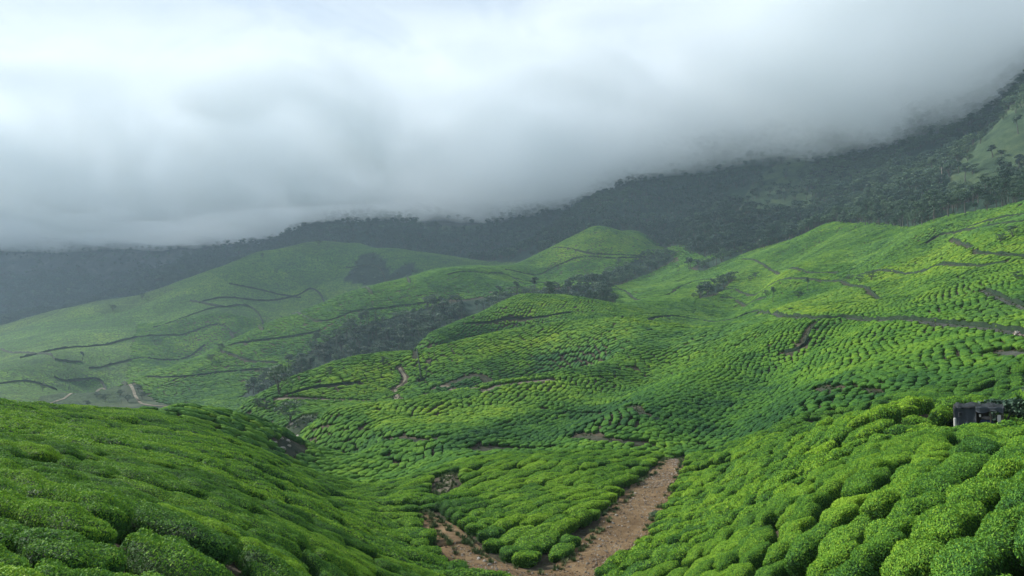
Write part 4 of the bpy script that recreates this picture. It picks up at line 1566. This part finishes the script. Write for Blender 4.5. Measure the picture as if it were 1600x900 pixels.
# visible and large
ttz = aw_z + hh * 0.8
tvis = (apx > -10) & (apx < 1610) & (ttz < 245)
for f in np.linspace(0.1, 0.97, 50):
    tvis &= ~((ground_z(allw[:, 0] * f, allw[:, 1] * f) > ttz * f) & (allw[:, 1] * f > 6))
tscore = np.where(tvis, hh / allw[:, 1], 0)
tsolo = np.argsort(-tscore)[:262]
ts = np.zeros(len(allw), bool); ts[tsolo] = True
tree_items = []
for n in tsolo:
    x, y = allw[n]
    px, py = apx[n], apy[n]
    form = ['broad round', 'spreading', 'tall loose', 'slim tall', 'pointed dark', 'low bushy'][kindi[n]]
    hue = 'pale grey-green' if tn[n] > 0.68 else ('very dark' if tn[n] < 0.32 else 'green')
    if src_w[n] == 0:
        if px < 480:
            wh = 'low in the wooded gully'
        elif px < 600:
            wh = 'midway up the wooded gully'
        elif px < 930:
            wh = 'high in the wooded gully'
        else:
            wh = 'in the tree belt above the gully'
        grp = 'trees in the wooded gully'
    elif src_w[n] == 1:
        wh = 'among scrub on the far left hill'; grp = 'scrub trees on the far left hill'
    else:
        if px > 1450:
            wh = 'above the brightest tea field'
        elif px > 1250:
            wh = 'under the right mountain'
        elif px > 1000:
            wh = 'under the grassy mountain spur'
        else:
            wh = 'behind the peaked tea hill'
        grp = 'trees along the foot of the mountain forest'
    tree_items.append(('%s %s tree %s' % (form.replace('pointed dark', 'pointed'), hue, wh), px, py, n, grp))
for lab, it in zip(tell_apart([i[:3] for i in tree_items]), tree_items):
    n = it[3]
    plant_tree(allw[n, 0], allw[n, 1], hh[n], TREE_LIB[kindi[n]], lab, it[4], float(tn[n]), sink=0.3)
rs = ~ts
ntr = int(rs.sum())
scatter('forest', np.stack([allw[:, 0], allw[:, 1], aw_z - 0.4], 1)[rs], np.stack([np.zeros(ntr), np.zeros(ntr), rng.uniform(0, 6.28, ntr)], 1),
        (hh / 10.0)[rs][:, None] * np.array([[1.3, 1.3, 0.95]]), kindi[rs], tn[rs], TREE_FAR,
        kind='stuff', label='dark mixed forest covering the mountain slopes up into the cloud', category='forest')

LOOSE = [
    (452, 666, 7.4, 'round', 'large round grey-green tree standing by the stream bed', 0.75, 1.35),
    (404, 640, 4.0, 'round', 'small dark round tree beside the stream, left of the large one', 0.2, 1.3),
    (418, 642, 3.4, 'shrub', 'low dark bush between the small tree and the large streamside tree', 0.2, 1.3),
    (437, 618, 10.0, 'round', 'pale grey-green tree at the lower edge of the wooded gully', 0.95, 1.2),
    (515, 588, 3.6, 'round', 'small tree on the crest of the front hill, left one', 0.3, 1.1),
    (600, 574, 4.2, 'shrub', 'small bushy tree near the top of the zigzag footpath', 0.4, 1.1),
    (1208, 474, 8.5, 'tall', 'thin sparse tree in the tea above the road bend, left of two', 0.6, 0.6),
    (1262, 456, 7.5, 'tall', 'thin sparse tree in the tea, right of two', 0.6, 0.6),
    (1248, 468, 4.4, 'round', 'dark round shrub between the two thin trees', 0.25, 1.4),
    (1197, 462, 3.6, 'shrub', 'low pale shrub below the upper footpath', 0.8, 1.4),
    (1236, 486, 2.0, 'shrub', 'small dark shrub just above the road bend', 0.15, 1.2),
    (1583, 372, 4.6, 'round', 'pale bushy tree in the bright upper field near the right border', 0.7, 1.3),
    (1564, 380, 3.6, 'round', 'smaller tree beside the pale bushy one in the bright field', 0.6, 1.2),
    (1362, 440, 5.0, 'round', 'small round tree beside the junction of the upper footpaths', 0.6, 1.3),
    (1344, 442, 4.0, 'shrub', 'low bush left of the small round tree at the footpath junction', 0.6, 1.3),
    (1327, 438, 3.4, 'shrub', 'grey-green bush on the bare ground at the footpath junction', 0.9, 1.4),
    (128, 566, 9.0, 'tall', 'lone narrow tree above a pale footpath on the far left slope', 0.25, 0.8),
    (67, 612, 5.0, 'round', 'lone dark tree on the low slope at far left', 0.2, 1.0),
    (164, 628, 5.0, 'round', 'dark tree on the flat ground beyond the first left hill', 0.25, 1.3),
    (152, 622, 4.0, 'shrub', 'dark shrub in front of the curving pale track', 0.25, 1.6),
    (200, 628, 4.5, 'shrub', 'round shrub on the meadow beside the track bend', 0.4, 1.6),
    (188, 618, 3.6, 'shrub', 'low shrub on the meadow below the pale track', 0.4, 1.6),
    (136, 636, 4.0, 'round', 'dark bush just above the crest of the first left hill', 0.2, 1.5),
    (216, 614, 5.5, 'round', 'round tree where the long ridge meets the track', 0.35, 1.2),
    (222, 624, 5.0, 'round', 'second round tree where the long ridge meets the track', 0.3, 1.2),
    (345, 552, 7.0, 'round', 'dark tree behind the lower end of the long ridge', 0.15, 1.3),
    (330, 566, 6.0, 'round', 'round dark tree just over the long ridge crest', 0.15, 1.4),
    (176, 486, 8.0, 'round', 'dark tree on the skyline of the far left hill', 0.2, 1.2),
    (498, 384, 9.0, 'round', 'tree on the summit of the far left hill', 0.15, 1.2),
    (410, 404, 8.0, 'round', 'tree on the left shoulder of the far left hill', 0.2, 1.2),
    (222, 468, 8.0, 'round', 'small dark tree where the far left crest steepens', 0.15, 1.2),
    (1084, 466, 4.0, 'shrub', 'dark shrub below the tree belt in the middle fields', 0.2, 1.3),
    (1180, 436, 5.0, 'round', 'small dark round tree below the bright tea hill', 0.15, 1.4),
    (1172, 440, 4.4, 'shrub', 'dark bush beside the small round tree below the bright hill', 0.15, 1.4),
    (1590, 440, 3.0, 'shrub', 'dark shrub above the upper lane at the right border', 0.2, 1.2),
    (1026, 660, 1.6, 'shrub', 'dark weedy shrub among tea on the middle slope', 0.2, 1.2),
    (1024, 812, 1.1, 'shrub', 'grey-green weedy shrub on the right edge of the dirt road', 0.95, 1.3),
]
for (px, py, h, kd, lab, tt, wd) in LOOSE:
    p = hit(px, py)
    if p is None:
        continue
    if h < 2.5:
        plant_tree(p.x, p.y, h, SHRUB_LIB[0], lab, None, tt, 'shrub', 'shrub', 3.0, wd, h * 0.33)
    else:
        k = {'round': 0, 'tall': 3, 'shrub': 5}[kd]
        if kd == 'round' and (px % 2):
            k = 1
        plant_tree(p.x, p.y, h, TREE_LIB[k], lab, None, tt, 'shrub' if kd == 'shrub' else 'tree', 'shrub' if kd == 'shrub' else 'tree', 10.0, wd, 0.1)
# conifers at the tip of the mountain spur
for i, (px, py, h, w) in enumerate([(937, 352, 19, 'tallest pointed'), (926, 356, 13, 'left small pointed'), (950, 352, 15, 'right pointed'), (962, 350, 12, 'small right-hand pointed')]):
    a, t = pix_at(px, py)
    yy = 985.0
    plant_tree(a * yy, yy, h, TREE_LIB[4], w + ' dark conifer behind the peaked tea hill', 'conifers behind the peaked tea hill', 0.0, 'conifer', 'tree', 10.0, 1.0)
# leafy tree hanging over the lane at the right border
plant_tree(27.9, 42.0, 3.9, tree_meshes('round', 3.0, 399, 3600, 0.17), 'leafy dark tree beside the roadside stall at the right border', None, 0.7, 'tree', 'tree', 3.0, 1.1)
plant_tree(26.9, 44.5, 2.6, SHRUB_LIB[1], 'bushy shrub behind the stall next to the leafy tree', None, 0.3, 'shrub', 'shrub', 3.0, 1.4)

# ------------------------------------------------------------------ stones, gravel, weeds


def stone_mesh(name, seed, mat):
    g = np.random.default_rng(seed)
    bm = bmesh.new()
    bmesh.ops.create_icosphere(bm, subdivisions=2, radius=0.5)
    f1 = g.uniform(0.7, 1.2, 3)
    for v in bm.verts:
        n = 1 + 0.22 * float(vnoise(v.co.x * 3 + seed, v.co.y * 3 + v.co.z * 2, seed)) + 0.12 * float(vnoise(v.co.z * 6 + seed, v.co.x * 6, seed + 3))
        v.co = Vector((v.co.x * f1[0] * n, v.co.y * f1[1] * n, v.co.z * f1[2] * 0.62 * n))
    me = bpy.data.meshes.new(name); bm.to_mesh(me); bm.free()
    me.materials.append(mat)
    return me


M_STONE = mat_soil('pale_stone', (0.20, 0.17, 0.13), (0.34, 0.30, 0.25), (0.52, 0.48, 0.42), 3.0)
M_STONE2 = mat_soil('brown_stone', (0.10, 0.07, 0.05), (0.19, 0.14, 0.10), (0.30, 0.24, 0.18), 3.0)
STONES = [stone_mesh('stone', 500 + i, M_STONE if i % 2 == 0 else M_STONE2) for i in range(6)]


def put_stone(px, py, size, label, group=None, k=None, name='stone', cat='stone', sink=0.25):
    p = hit(px, py)
    if p is None:
        return
    o = bpy.data.objects.new(name, STONES[random.choice([0, 2, 4]) if k is None else k])
    COL.objects.link(o)
    o.location = (p.x, p.y, p.z + size * (0.31 - sink) + 0.10 * (name == 'stone'))
    o.rotation_euler = (random.uniform(-.3, .3), random.uniform(-.3, .3), random.uniform(0, 6.28))
    o.scale = (size,) * 3
    o['label'] = label; o['category'] = cat
    if group:
        o['group'] = group


G_ST = 'stones lying on the dirt road'
for px, py, sz_, lab in [
    (1007, 764, .34, 'largest white stone in the upper part of the dirt road'), (993, 773, .28, 'white stone just below the largest one on the road'),
    (990, 781, .26, 'pale stone in the short line down the upper road'), (985, 785, .2, 'small pale stone at the lower end of the line'),
    (1055, 728, .3, 'white stone at the top end of the dirt road'), (1036, 742, .26, 'flat pale stone across the top of the road'), (1050, 743, .24, 'pale stone by the right edge at the top of the road'),
    (1038, 752, .26, 'buff stone in the rough patch near the road top'), (1034, 761, .24, 'buff stone low in the rough patch near the road top'), (1030, 780, .2, 'small white stone near the right road edge'),
    (942, 848, .24, 'white stone in the middle of the road, upper of two'), (936, 857, .24, 'white stone in the middle of the road, lower of two'), (918, 884, .24, 'single white stone near the bottom of the road'), (933, 895, .22, 'white stone at the bottom edge of the road'),
    (963, 808, .3, 'pale stone by the left road edge beside the tea'), (953, 826, .24, 'buff stone by the left road edge below the bend'), (958, 820, .22, 'small buff stone near the left road edge'),
    (757, 880, .3, 'pale stone in the stony patch of the left road branch'), (765, 886, .34, 'largest pale stone at the bottom of the left branch'), (748, 876, .26, 'buff stone high in the left stony patch'), (776, 893, .26, 'buff stone at the bottom edge of the left branch'), (735, 868, .2, 'small pale stone in the left road branch'), (774, 882, .22, 'small white stone right of the stony patch'),
]:
    put_stone(px, py, sz_, lab, G_ST)
for px, py, sz_, lab in [
    (442, 702, 1.0, 'white upright rock in the stream bed'), (434, 710, .9, 'pale flat rock at the lower end of the stream bed'), (418, 704, .7, 'grey rock left of the white upright one'), (452, 698, .8, 'pale rock right of the white upright one'),
    (450, 690, .8, 'grey boulder in the middle of the stream bed'), (466, 682, .9, 'pale boulder high in the stream bed'), (456, 664, 1.3, 'whitish boulder under the large streamside tree'), (462, 668, 1.0, 'grey boulder beside the streamside tree'), (430, 692, .6, 'small brown rock in the stream bed'), (440, 686, .7, 'brown rock above the grey boulder in the stream bed'),
]:
    put_stone(px, py, sz_, lab, 'rocks in the stream bed', name='rock', cat='rock', sink=0.2)

# dark hollow and pale rim on the skyline of the left hill
pk = hit(196, 652)
for (dx, dy, sx_, sy_, sz2, k, lab, nm) in [(0, 0, 2.2, 1.0, 0.75, 1, 'dark boulder with a pale rim on the crest of the left hill', 'boulder'), (-1.7, -0.4, 1.3, 0.8, 0.4, 0, 'pale sandy boulder left of the dark one on the crest', 'boulder')]:
    o = bpy.data.objects.new(nm, STONES[k]); COL.objects.link(o)
    x, y = pk.x + dx, pk.y + dy
    o.location = (x, y, float(ground_z(x, y)) + 0.75)
    o.scale = (sx_, sy_, sz2 * 1.6); o['label'] = lab; o['category'] = 'boulder'

# heap of rubble by the lane at the right border
pr = hit(1590, 528)
rub = bpy.data.objects.new('rubble_heap', None); COL.objects.link(rub)
rub.location = (pr.x, pr.y, pr.z); rub['label'] = 'heap of pale and reddish rubble stones beside the lane at the right border'; rub['category'] = 'rubble heap'
M_BRICK = mat_soil('reddish_stone', (0.16, 0.09, 0.07), (0.30, 0.19, 0.16), (0.45, 0.36, 0.33), 2.0)
RS = [stone_mesh('stone', 560 + i, [M_STONE, M_STONE, M_BRICK][i]) for i in range(3)]
for i in range(46):
    a, r_ = random.uniform(0, 6.28), random.uniform(0, 1) ** 0.6
    c = bpy.data.objects.new('stone', RS[i % 3]); COL.objects.link(c); c.parent = rub
    hgt = 0.95 * (1 - r_)
    c.location = (math.cos(a) * r_ * 1.3, math.sin(a) * r_ * 0.9, hgt * random.uniform(0.6, 1) + 0.12)
    c.scale = (random.uniform(0.28, 0.52),) * 3
    c.rotation_euler = tuple(random.uniform(0, 3) for _ in range(3))

# gravel on the road
gp, gs = [], []
for cx_, cy_, cr_ in CLEAR[:220]:
    if cy_ > 110:
        continue
    w = 1.5 + 2.5 * max(0.0, float(vnoise(cx_ * 0.25, cy_ * 0.25, 3)) + 0.3)
    for k in range(int(w * 9)):
        a, r_ = random.uniform(0, 6.28), cr_ * math.sqrt(random.random())
        gp.append((cx_ + math.cos(a) * r_, cy_ + math.sin(a) * r_)); gs.append(random.uniform(0.03, 0.12) * random.choice([1, 1, 1.6]))
gp = np.array(gp); gs = np.array(gs); ng_ = len(gp)
scatter('gravel', np.stack([gp[:, 0], gp[:, 1], ground_z(gp[:, 0], gp[:, 1]) + 0.10], 1), rng.uniform(0, 3, (ng_, 3)), gs[:, None] * np.ones((1, 3)),
        rng.integers(0, 6, ng_), np.full(ng_, .5), STONES, kind='stuff', label='loose gravel and broken stone strewn over the dirt road', category='gravel')


def tuft_mesh(seed, n=60, h=0.5):
    g = np.random.default_rng(seed)
    a = g.uniform(0, 6.28, n); r = g.uniform(0, 0.22, n)
    P = np.stack([np.cos(a) * r, np.sin(a) * r, np.zeros(n)], 1)
    tip = P + np.stack([np.cos(a) * g.uniform(0.05, 0.35, n), np.sin(a) * g.uniform(0.05, 0.35, n), h * g.uniform(0.4, 1.1, n)], 1)
    s = np.stack([-np.sin(a), np.cos(a), np.zeros(n)], 1) * 0.025
    mid = (P + tip) / 2 + np.array([0, 0, 0.05])
    V = np.stack([P, mid + s, tip, mid - s], 1).reshape(-1, 3)
    return quads_mesh('weed_tuft', V, np.arange(n * 4).reshape(-1, 4), [M_WEED])


M_WEED = mat_tree('weed', [(0.3, (0.035, 0.075, 0.02)), (0.55, (0.07, 0.12, 0.035)), (0.8, (0.15, 0.17, 0.07))], 0.7)
TUFTS = [tuft_mesh(600 + i) for i in range(4)]
tp = []
for cx_, cy_, cr_ in CLEAR:
    if cy_ > 260:
        continue
    for k in range(4 if cy_ < 120 else 2):
        a = random.uniform(0, 6.28)
        rr = cr_ + random.uniform(-0.55, 0.35)
        tp.append((cx_ + math.cos(a) * rr, cy_ + math.sin(a) * rr))
tp = np.array(tp)
# keep only those off the travelled part
CA = np.array(CLEAR)
keep_t = []
for x, y in tp:
    d2 = (CA[:, 0] - x) ** 2 + (CA[:, 1] - y) ** 2
    keep_t.append(not np.any(d2 < (CA[:, 2] - 0.6).clip(0.1) ** 2))
tp = tp[np.array(keep_t)]
# meadow and stream bed
mq = wood_points(-130, 10, 130, 560, 2.2, 44)
mqz = ground_z(mq[:, 0], mq[:, 1]); mqx, mqy = to_pix(mq[:, 0], mq[:, 1], mqz)
mq = mq[zone_mask(mqx, mqy, mq[:, 1], MEADOW) > 0]
nt0 = len(tp)
tp = np.concatenate([tp, mq])
ntf = len(tp)
tsz = rng.uniform(0.25, 0.8, ntf); tsz[nt0:] *= 2.2
scatter('weeds', np.stack([tp[:, 0], tp[:, 1], ground_z(tp[:, 0], tp[:, 1])], 1), np.stack([np.zeros(ntf), np.zeros(ntf), rng.uniform(0, 6.28, ntf)], 1),
        tsz[:, None] * np.ones((1, 3)), rng.integers(0, 4, ntf), rng.uniform(0, 1, ntf), TUFTS, kind='stuff', label='weeds and grass tufts along the road and track edges', category='weeds')


# ------------------------------------------------------------------ roadside stall under dark tarpaulin


def plain_mat(name, c, rough=0.8, bs=0.0, sc=8.0):
    m, nt, b, pos = new_mat(name)
    f = noise_tex(nt, pos, sc, 4, 0.65)
    nt.links.new(mixc(nt, f, tuple(x * 0.7 for x in c), tuple(min(1, x * 1.25) for x in c)), b.inputs['Base Color'])
    b.inputs['Roughness'].default_value = rough
    if bs:
        bump(nt, b, f, bs, 0.05)
    return m


M_TARP = plain_mat('grey_tarpaulin', (0.085, 0.105, 0.120), 0.6, 0.7, 3.0)
M_TARP_D = plain_mat('dark_tarpaulin', (0.030, 0.038, 0.042), 0.6, 0.7, 3.0)
M_POLE = plain_mat('weathered_pole', (0.10, 0.085, 0.065), 0.9)
M_BOARD = plain_mat('dark_board', (0.045, 0.038, 0.032), 0.9)
M_BLUE = plain_mat('blue_sheet', (0.045, 0.075, 0.16), 0.6, 0.6, 5.0)
M_PALE = plain_mat('pale_panel', (0.50, 0.50, 0.44), 0.7)
M_SACK = plain_mat('grey_sacking', (0.17, 0.16, 0.14), 0.95, 0.6, 12)

gz = float(ground_z(25.2, 43.0))
stall = bpy.data.objects.new('roadside_stall', None); COL.objects.link(stall)
stall.location = (24.72, 43.0, gz)
stall.scale = (0.85, 0.85, 1.0)
stall.rotation_euler = (0, 0, -0.48)
stall['label'] = 'dark tarpaulin-roofed roadside stall with closed grey side and open front'; stall['category'] = 'stall'
ROOFZ = -3.16 - gz        # height of the roof edge above the lane


def child(name, me, parent, loc=(0, 0, 0), rot=(0, 0, 0)):
    o = bpy.data.objects.new(name, me); COL.objects.link(o); o.parent = parent
    o.location = loc; o.rotation_euler = rot
    return o


def box_mesh(name, x0, x1, y0, y1, z0, z1, mat, bev=0.012):
    bm = bmesh.new()
    bmesh.ops.create_cube(bm, size=1.0)
    for v in bm.verts:
        v.co = Vector(((x0 + x1) / 2 + v.co.x * (x1 - x0), (y0 + y1) / 2 + v.co.y * (y1 - y0), (z0 + z1) / 2 + v.co.z * (z1 - z0)))
    bmesh.ops.bevel(bm, geom=list(bm.edges), offset=bev, segments=1, affect='EDGES')
    me = bpy.data.meshes.new(name); bm.to_mesh(me); bm.free(); me.materials.append(mat)
    return me


def cloth_grid(name, fn, nu, nv, mat, thick=0.02):
    bm = bmesh.new()
    vs = [[bm.verts.new(fn(i / (nu - 1), j / (nv - 1))) for j in range(nv)] for i in range(nu)]
    for i in range(nu - 1):
        for j in range(nv - 1):
            bm.faces.new((vs[i][j], vs[i + 1][j], vs[i + 1][j + 1], vs[i][j + 1]))
    bmesh.ops.solidify(bm, geom=list(bm.faces), thickness=thick)
    me = bpy.data.meshes.new(name); bm.to_mesh(me); bm.free(); me.materials.append(mat)
    for p in me.polygons:
        p.use_smooth = True
    return me


def pole_mesh(h, r=0.035):
    V, F = [], []
    tube(V, F, (0, 0, 0), (0, 0, h), r, r * 0.9, 8)
    me = bpy.data.meshes.new('post'); me.from_pydata(V, [], F); me.materials.append(M_POLE); return me


HW = 1.32
def roof_fn(u, v):
    x = -HW - 0.05 + u * (2 * HW + 0.12)
    y = -0.85 + v * 1.8
    z = ROOFZ + 0.02 * math.sin(u * 19) * (0.4 + v) - 0.05 * math.sin(math.pi * u * 2.5) ** 2
    z -= 0.30 * max(0, (0.12 - u) / 0.12) ** 2.0          # rounds over the left corner
    z -= 0.10 * max(0, (0.08 - v) / 0.08) ** 1.5
    z += 0.10 * v
    return (x, y, z)


child('roof', cloth_grid('roof', roof_fn, 40, 14, M_TARP_D), stall)
def side_fn(u, v):      # closed grey sheet across the left part of the front
    x = -HW + u * 1.16
    z = ROOFZ - 0.10 - v * (ROOFZ - 0.15)
    y = -0.82 + 0.035 * math.sin(u * 16 + v * 3) + 0.05 * math.sin(v * 5 + u * 2) - 0.10 * (1 - u) ** 6
    return (x, y, z)
child('front_sheet', cloth_grid('front_sheet', side_fn, 26, 20, M_TARP), stall)
def left_fn(u, v):
    return (-HW - 0.015 + 0.03 * math.sin(u * 9 + v * 4), -0.78 + u * 1.6, ROOFZ - 0.22 - v * (ROOFZ - 0.3))
child('side_sheet', cloth_grid('side_sheet', left_fn, 14, 14, M_TARP_D), stall)
def flap_fn(u, v):      # awning lip over the open part
    return (-0.16 + u * 1.45, -0.90 - 0.04 * math.sin(u * 11), ROOFZ - 0.02 - v * (0.26 + 0.07 * math.sin(u * 7)))
child('awning_lip', cloth_grid('awning_lip', flap_fn, 22, 5, M_TARP), stall)
# torn window in the grey sheet at the left
child('window_patch', cloth_grid('window_patch', lambda u, v: (-HW + 0.20 + u * 0.26, -0.905 - 0.02 * math.sin(u * 5), ROOFZ - 0.34 - v * 0.24), 6, 5, M_TARP_D, 0.01), stall)
for x, y in ((-HW + 0.03, -0.74), (-0.14, -0.78), (0.62, -0.78), (HW - 0.04, -0.78), (-HW + 0.03, 0.78), (HW - 0.04, 0.78)):
    child('post', pole_mesh(ROOFZ - 0.02), stall, (x, y, 0))
child('back_board', box_mesh('back_board', -0.10, 0.62, 0.74, 0.79, 0.1, ROOFZ - 0.12, M_BOARD), stall)
child('counter', box_mesh('counter', -0.08, 1.20, -0.70, -0.25, 0.70, 1.02, M_BOARD), stall)
child('pale_panel', box_mesh('pale_panel', 0.98, 1.17, -0.86, -0.83, ROOFZ - 1.05, ROOFZ - 0.42, M_PALE), stall)
child('notice', box_mesh('notice', 0.02, 0.12, -0.81, -0.79, ROOFZ - 0.56, ROOFZ - 0.42, M_PALE, 0.004), stall)

bl = bpy.data.objects.new('covered_bundle', None); COL.objects.link(bl)
bl.location = (24.72 + 0.35 * math.cos(0.48) - 0.42 * math.sin(0.48), 43.0 - 0.35 * math.sin(0.48) - 0.42 * math.cos(0.48), gz + 1.02)
bl.rotation_euler = (0, 0, -0.48)
bl['label'] = 'grey sack on a blue sheet lying on the stall counter'; bl['category'] = 'bundle'
def heap_fn(u, v):
    a = (u - .5) * 2; b_ = (v - .5) * 2
    e = max(abs(a), abs(b_))
    return (a * 0.40, b_ * 0.27, 0.34 * (1 - e ** 3) + 0.03 * math.sin(u * 17 + v * 9) + 0.02)
child('blue_sheet', cloth_grid('blue_sheet', heap_fn, 18, 12, M_BLUE, 0.015), bl, (0, 0, 0))
sk = stone_mesh('sack', 611, M_SACK)
o = child('sack', sk, bl, (0.02, 0, 0.42)); o.scale = (0.55, 0.4, 0.42)

mk_ = bpy.data.objects.new('marker_stone', box_mesh('marker_stone', -0.06, 0.06, -0.05, 0.05, 0, 0.9, plain_mat('whitewash', (0.5, 0.5, 0.46), 0.8), 0.03))
COL.objects.link(mk_)
a_, t_ = pix_at(1492, 656)
mk_.location = (a_ * 41.0, 41.0, float(ground_z(a_ * 41.0, 41.0)) + 0.02)
mk_.location.z = max(mk_.location.z, t_ * 41.0 - 0.80)
mk_['label'] = 'short white marker post left of the dark stall'; mk_['category'] = 'marker post'

# utility pole against the mountain
ap, tp_ = pix_at(1472, 284)
hp = hit(1472, 286)
up = bpy.data.objects.new('utility_pole', None); COL.objects.link(up)
up.location = (hp.x, hp.y, hp.z)
up['label'] = 'pale utility pole standing above the mountain forest'; up['category'] = 'utility pole'
V_, F_ = [], []
tube(V_, F_, (0, 0, 0), (0, 0, 13), 0.35, 0.25, 8)
me = bpy.data.meshes.new('pole'); me.from_pydata(V_, [], F_); me.materials.append(M_STONE); child('pole', me, up)
child('crossarm', box_mesh('crossarm', -1.6, 1.6, -0.15, 0.15, 12.0, 12.4, M_STONE), up)
print('script built')
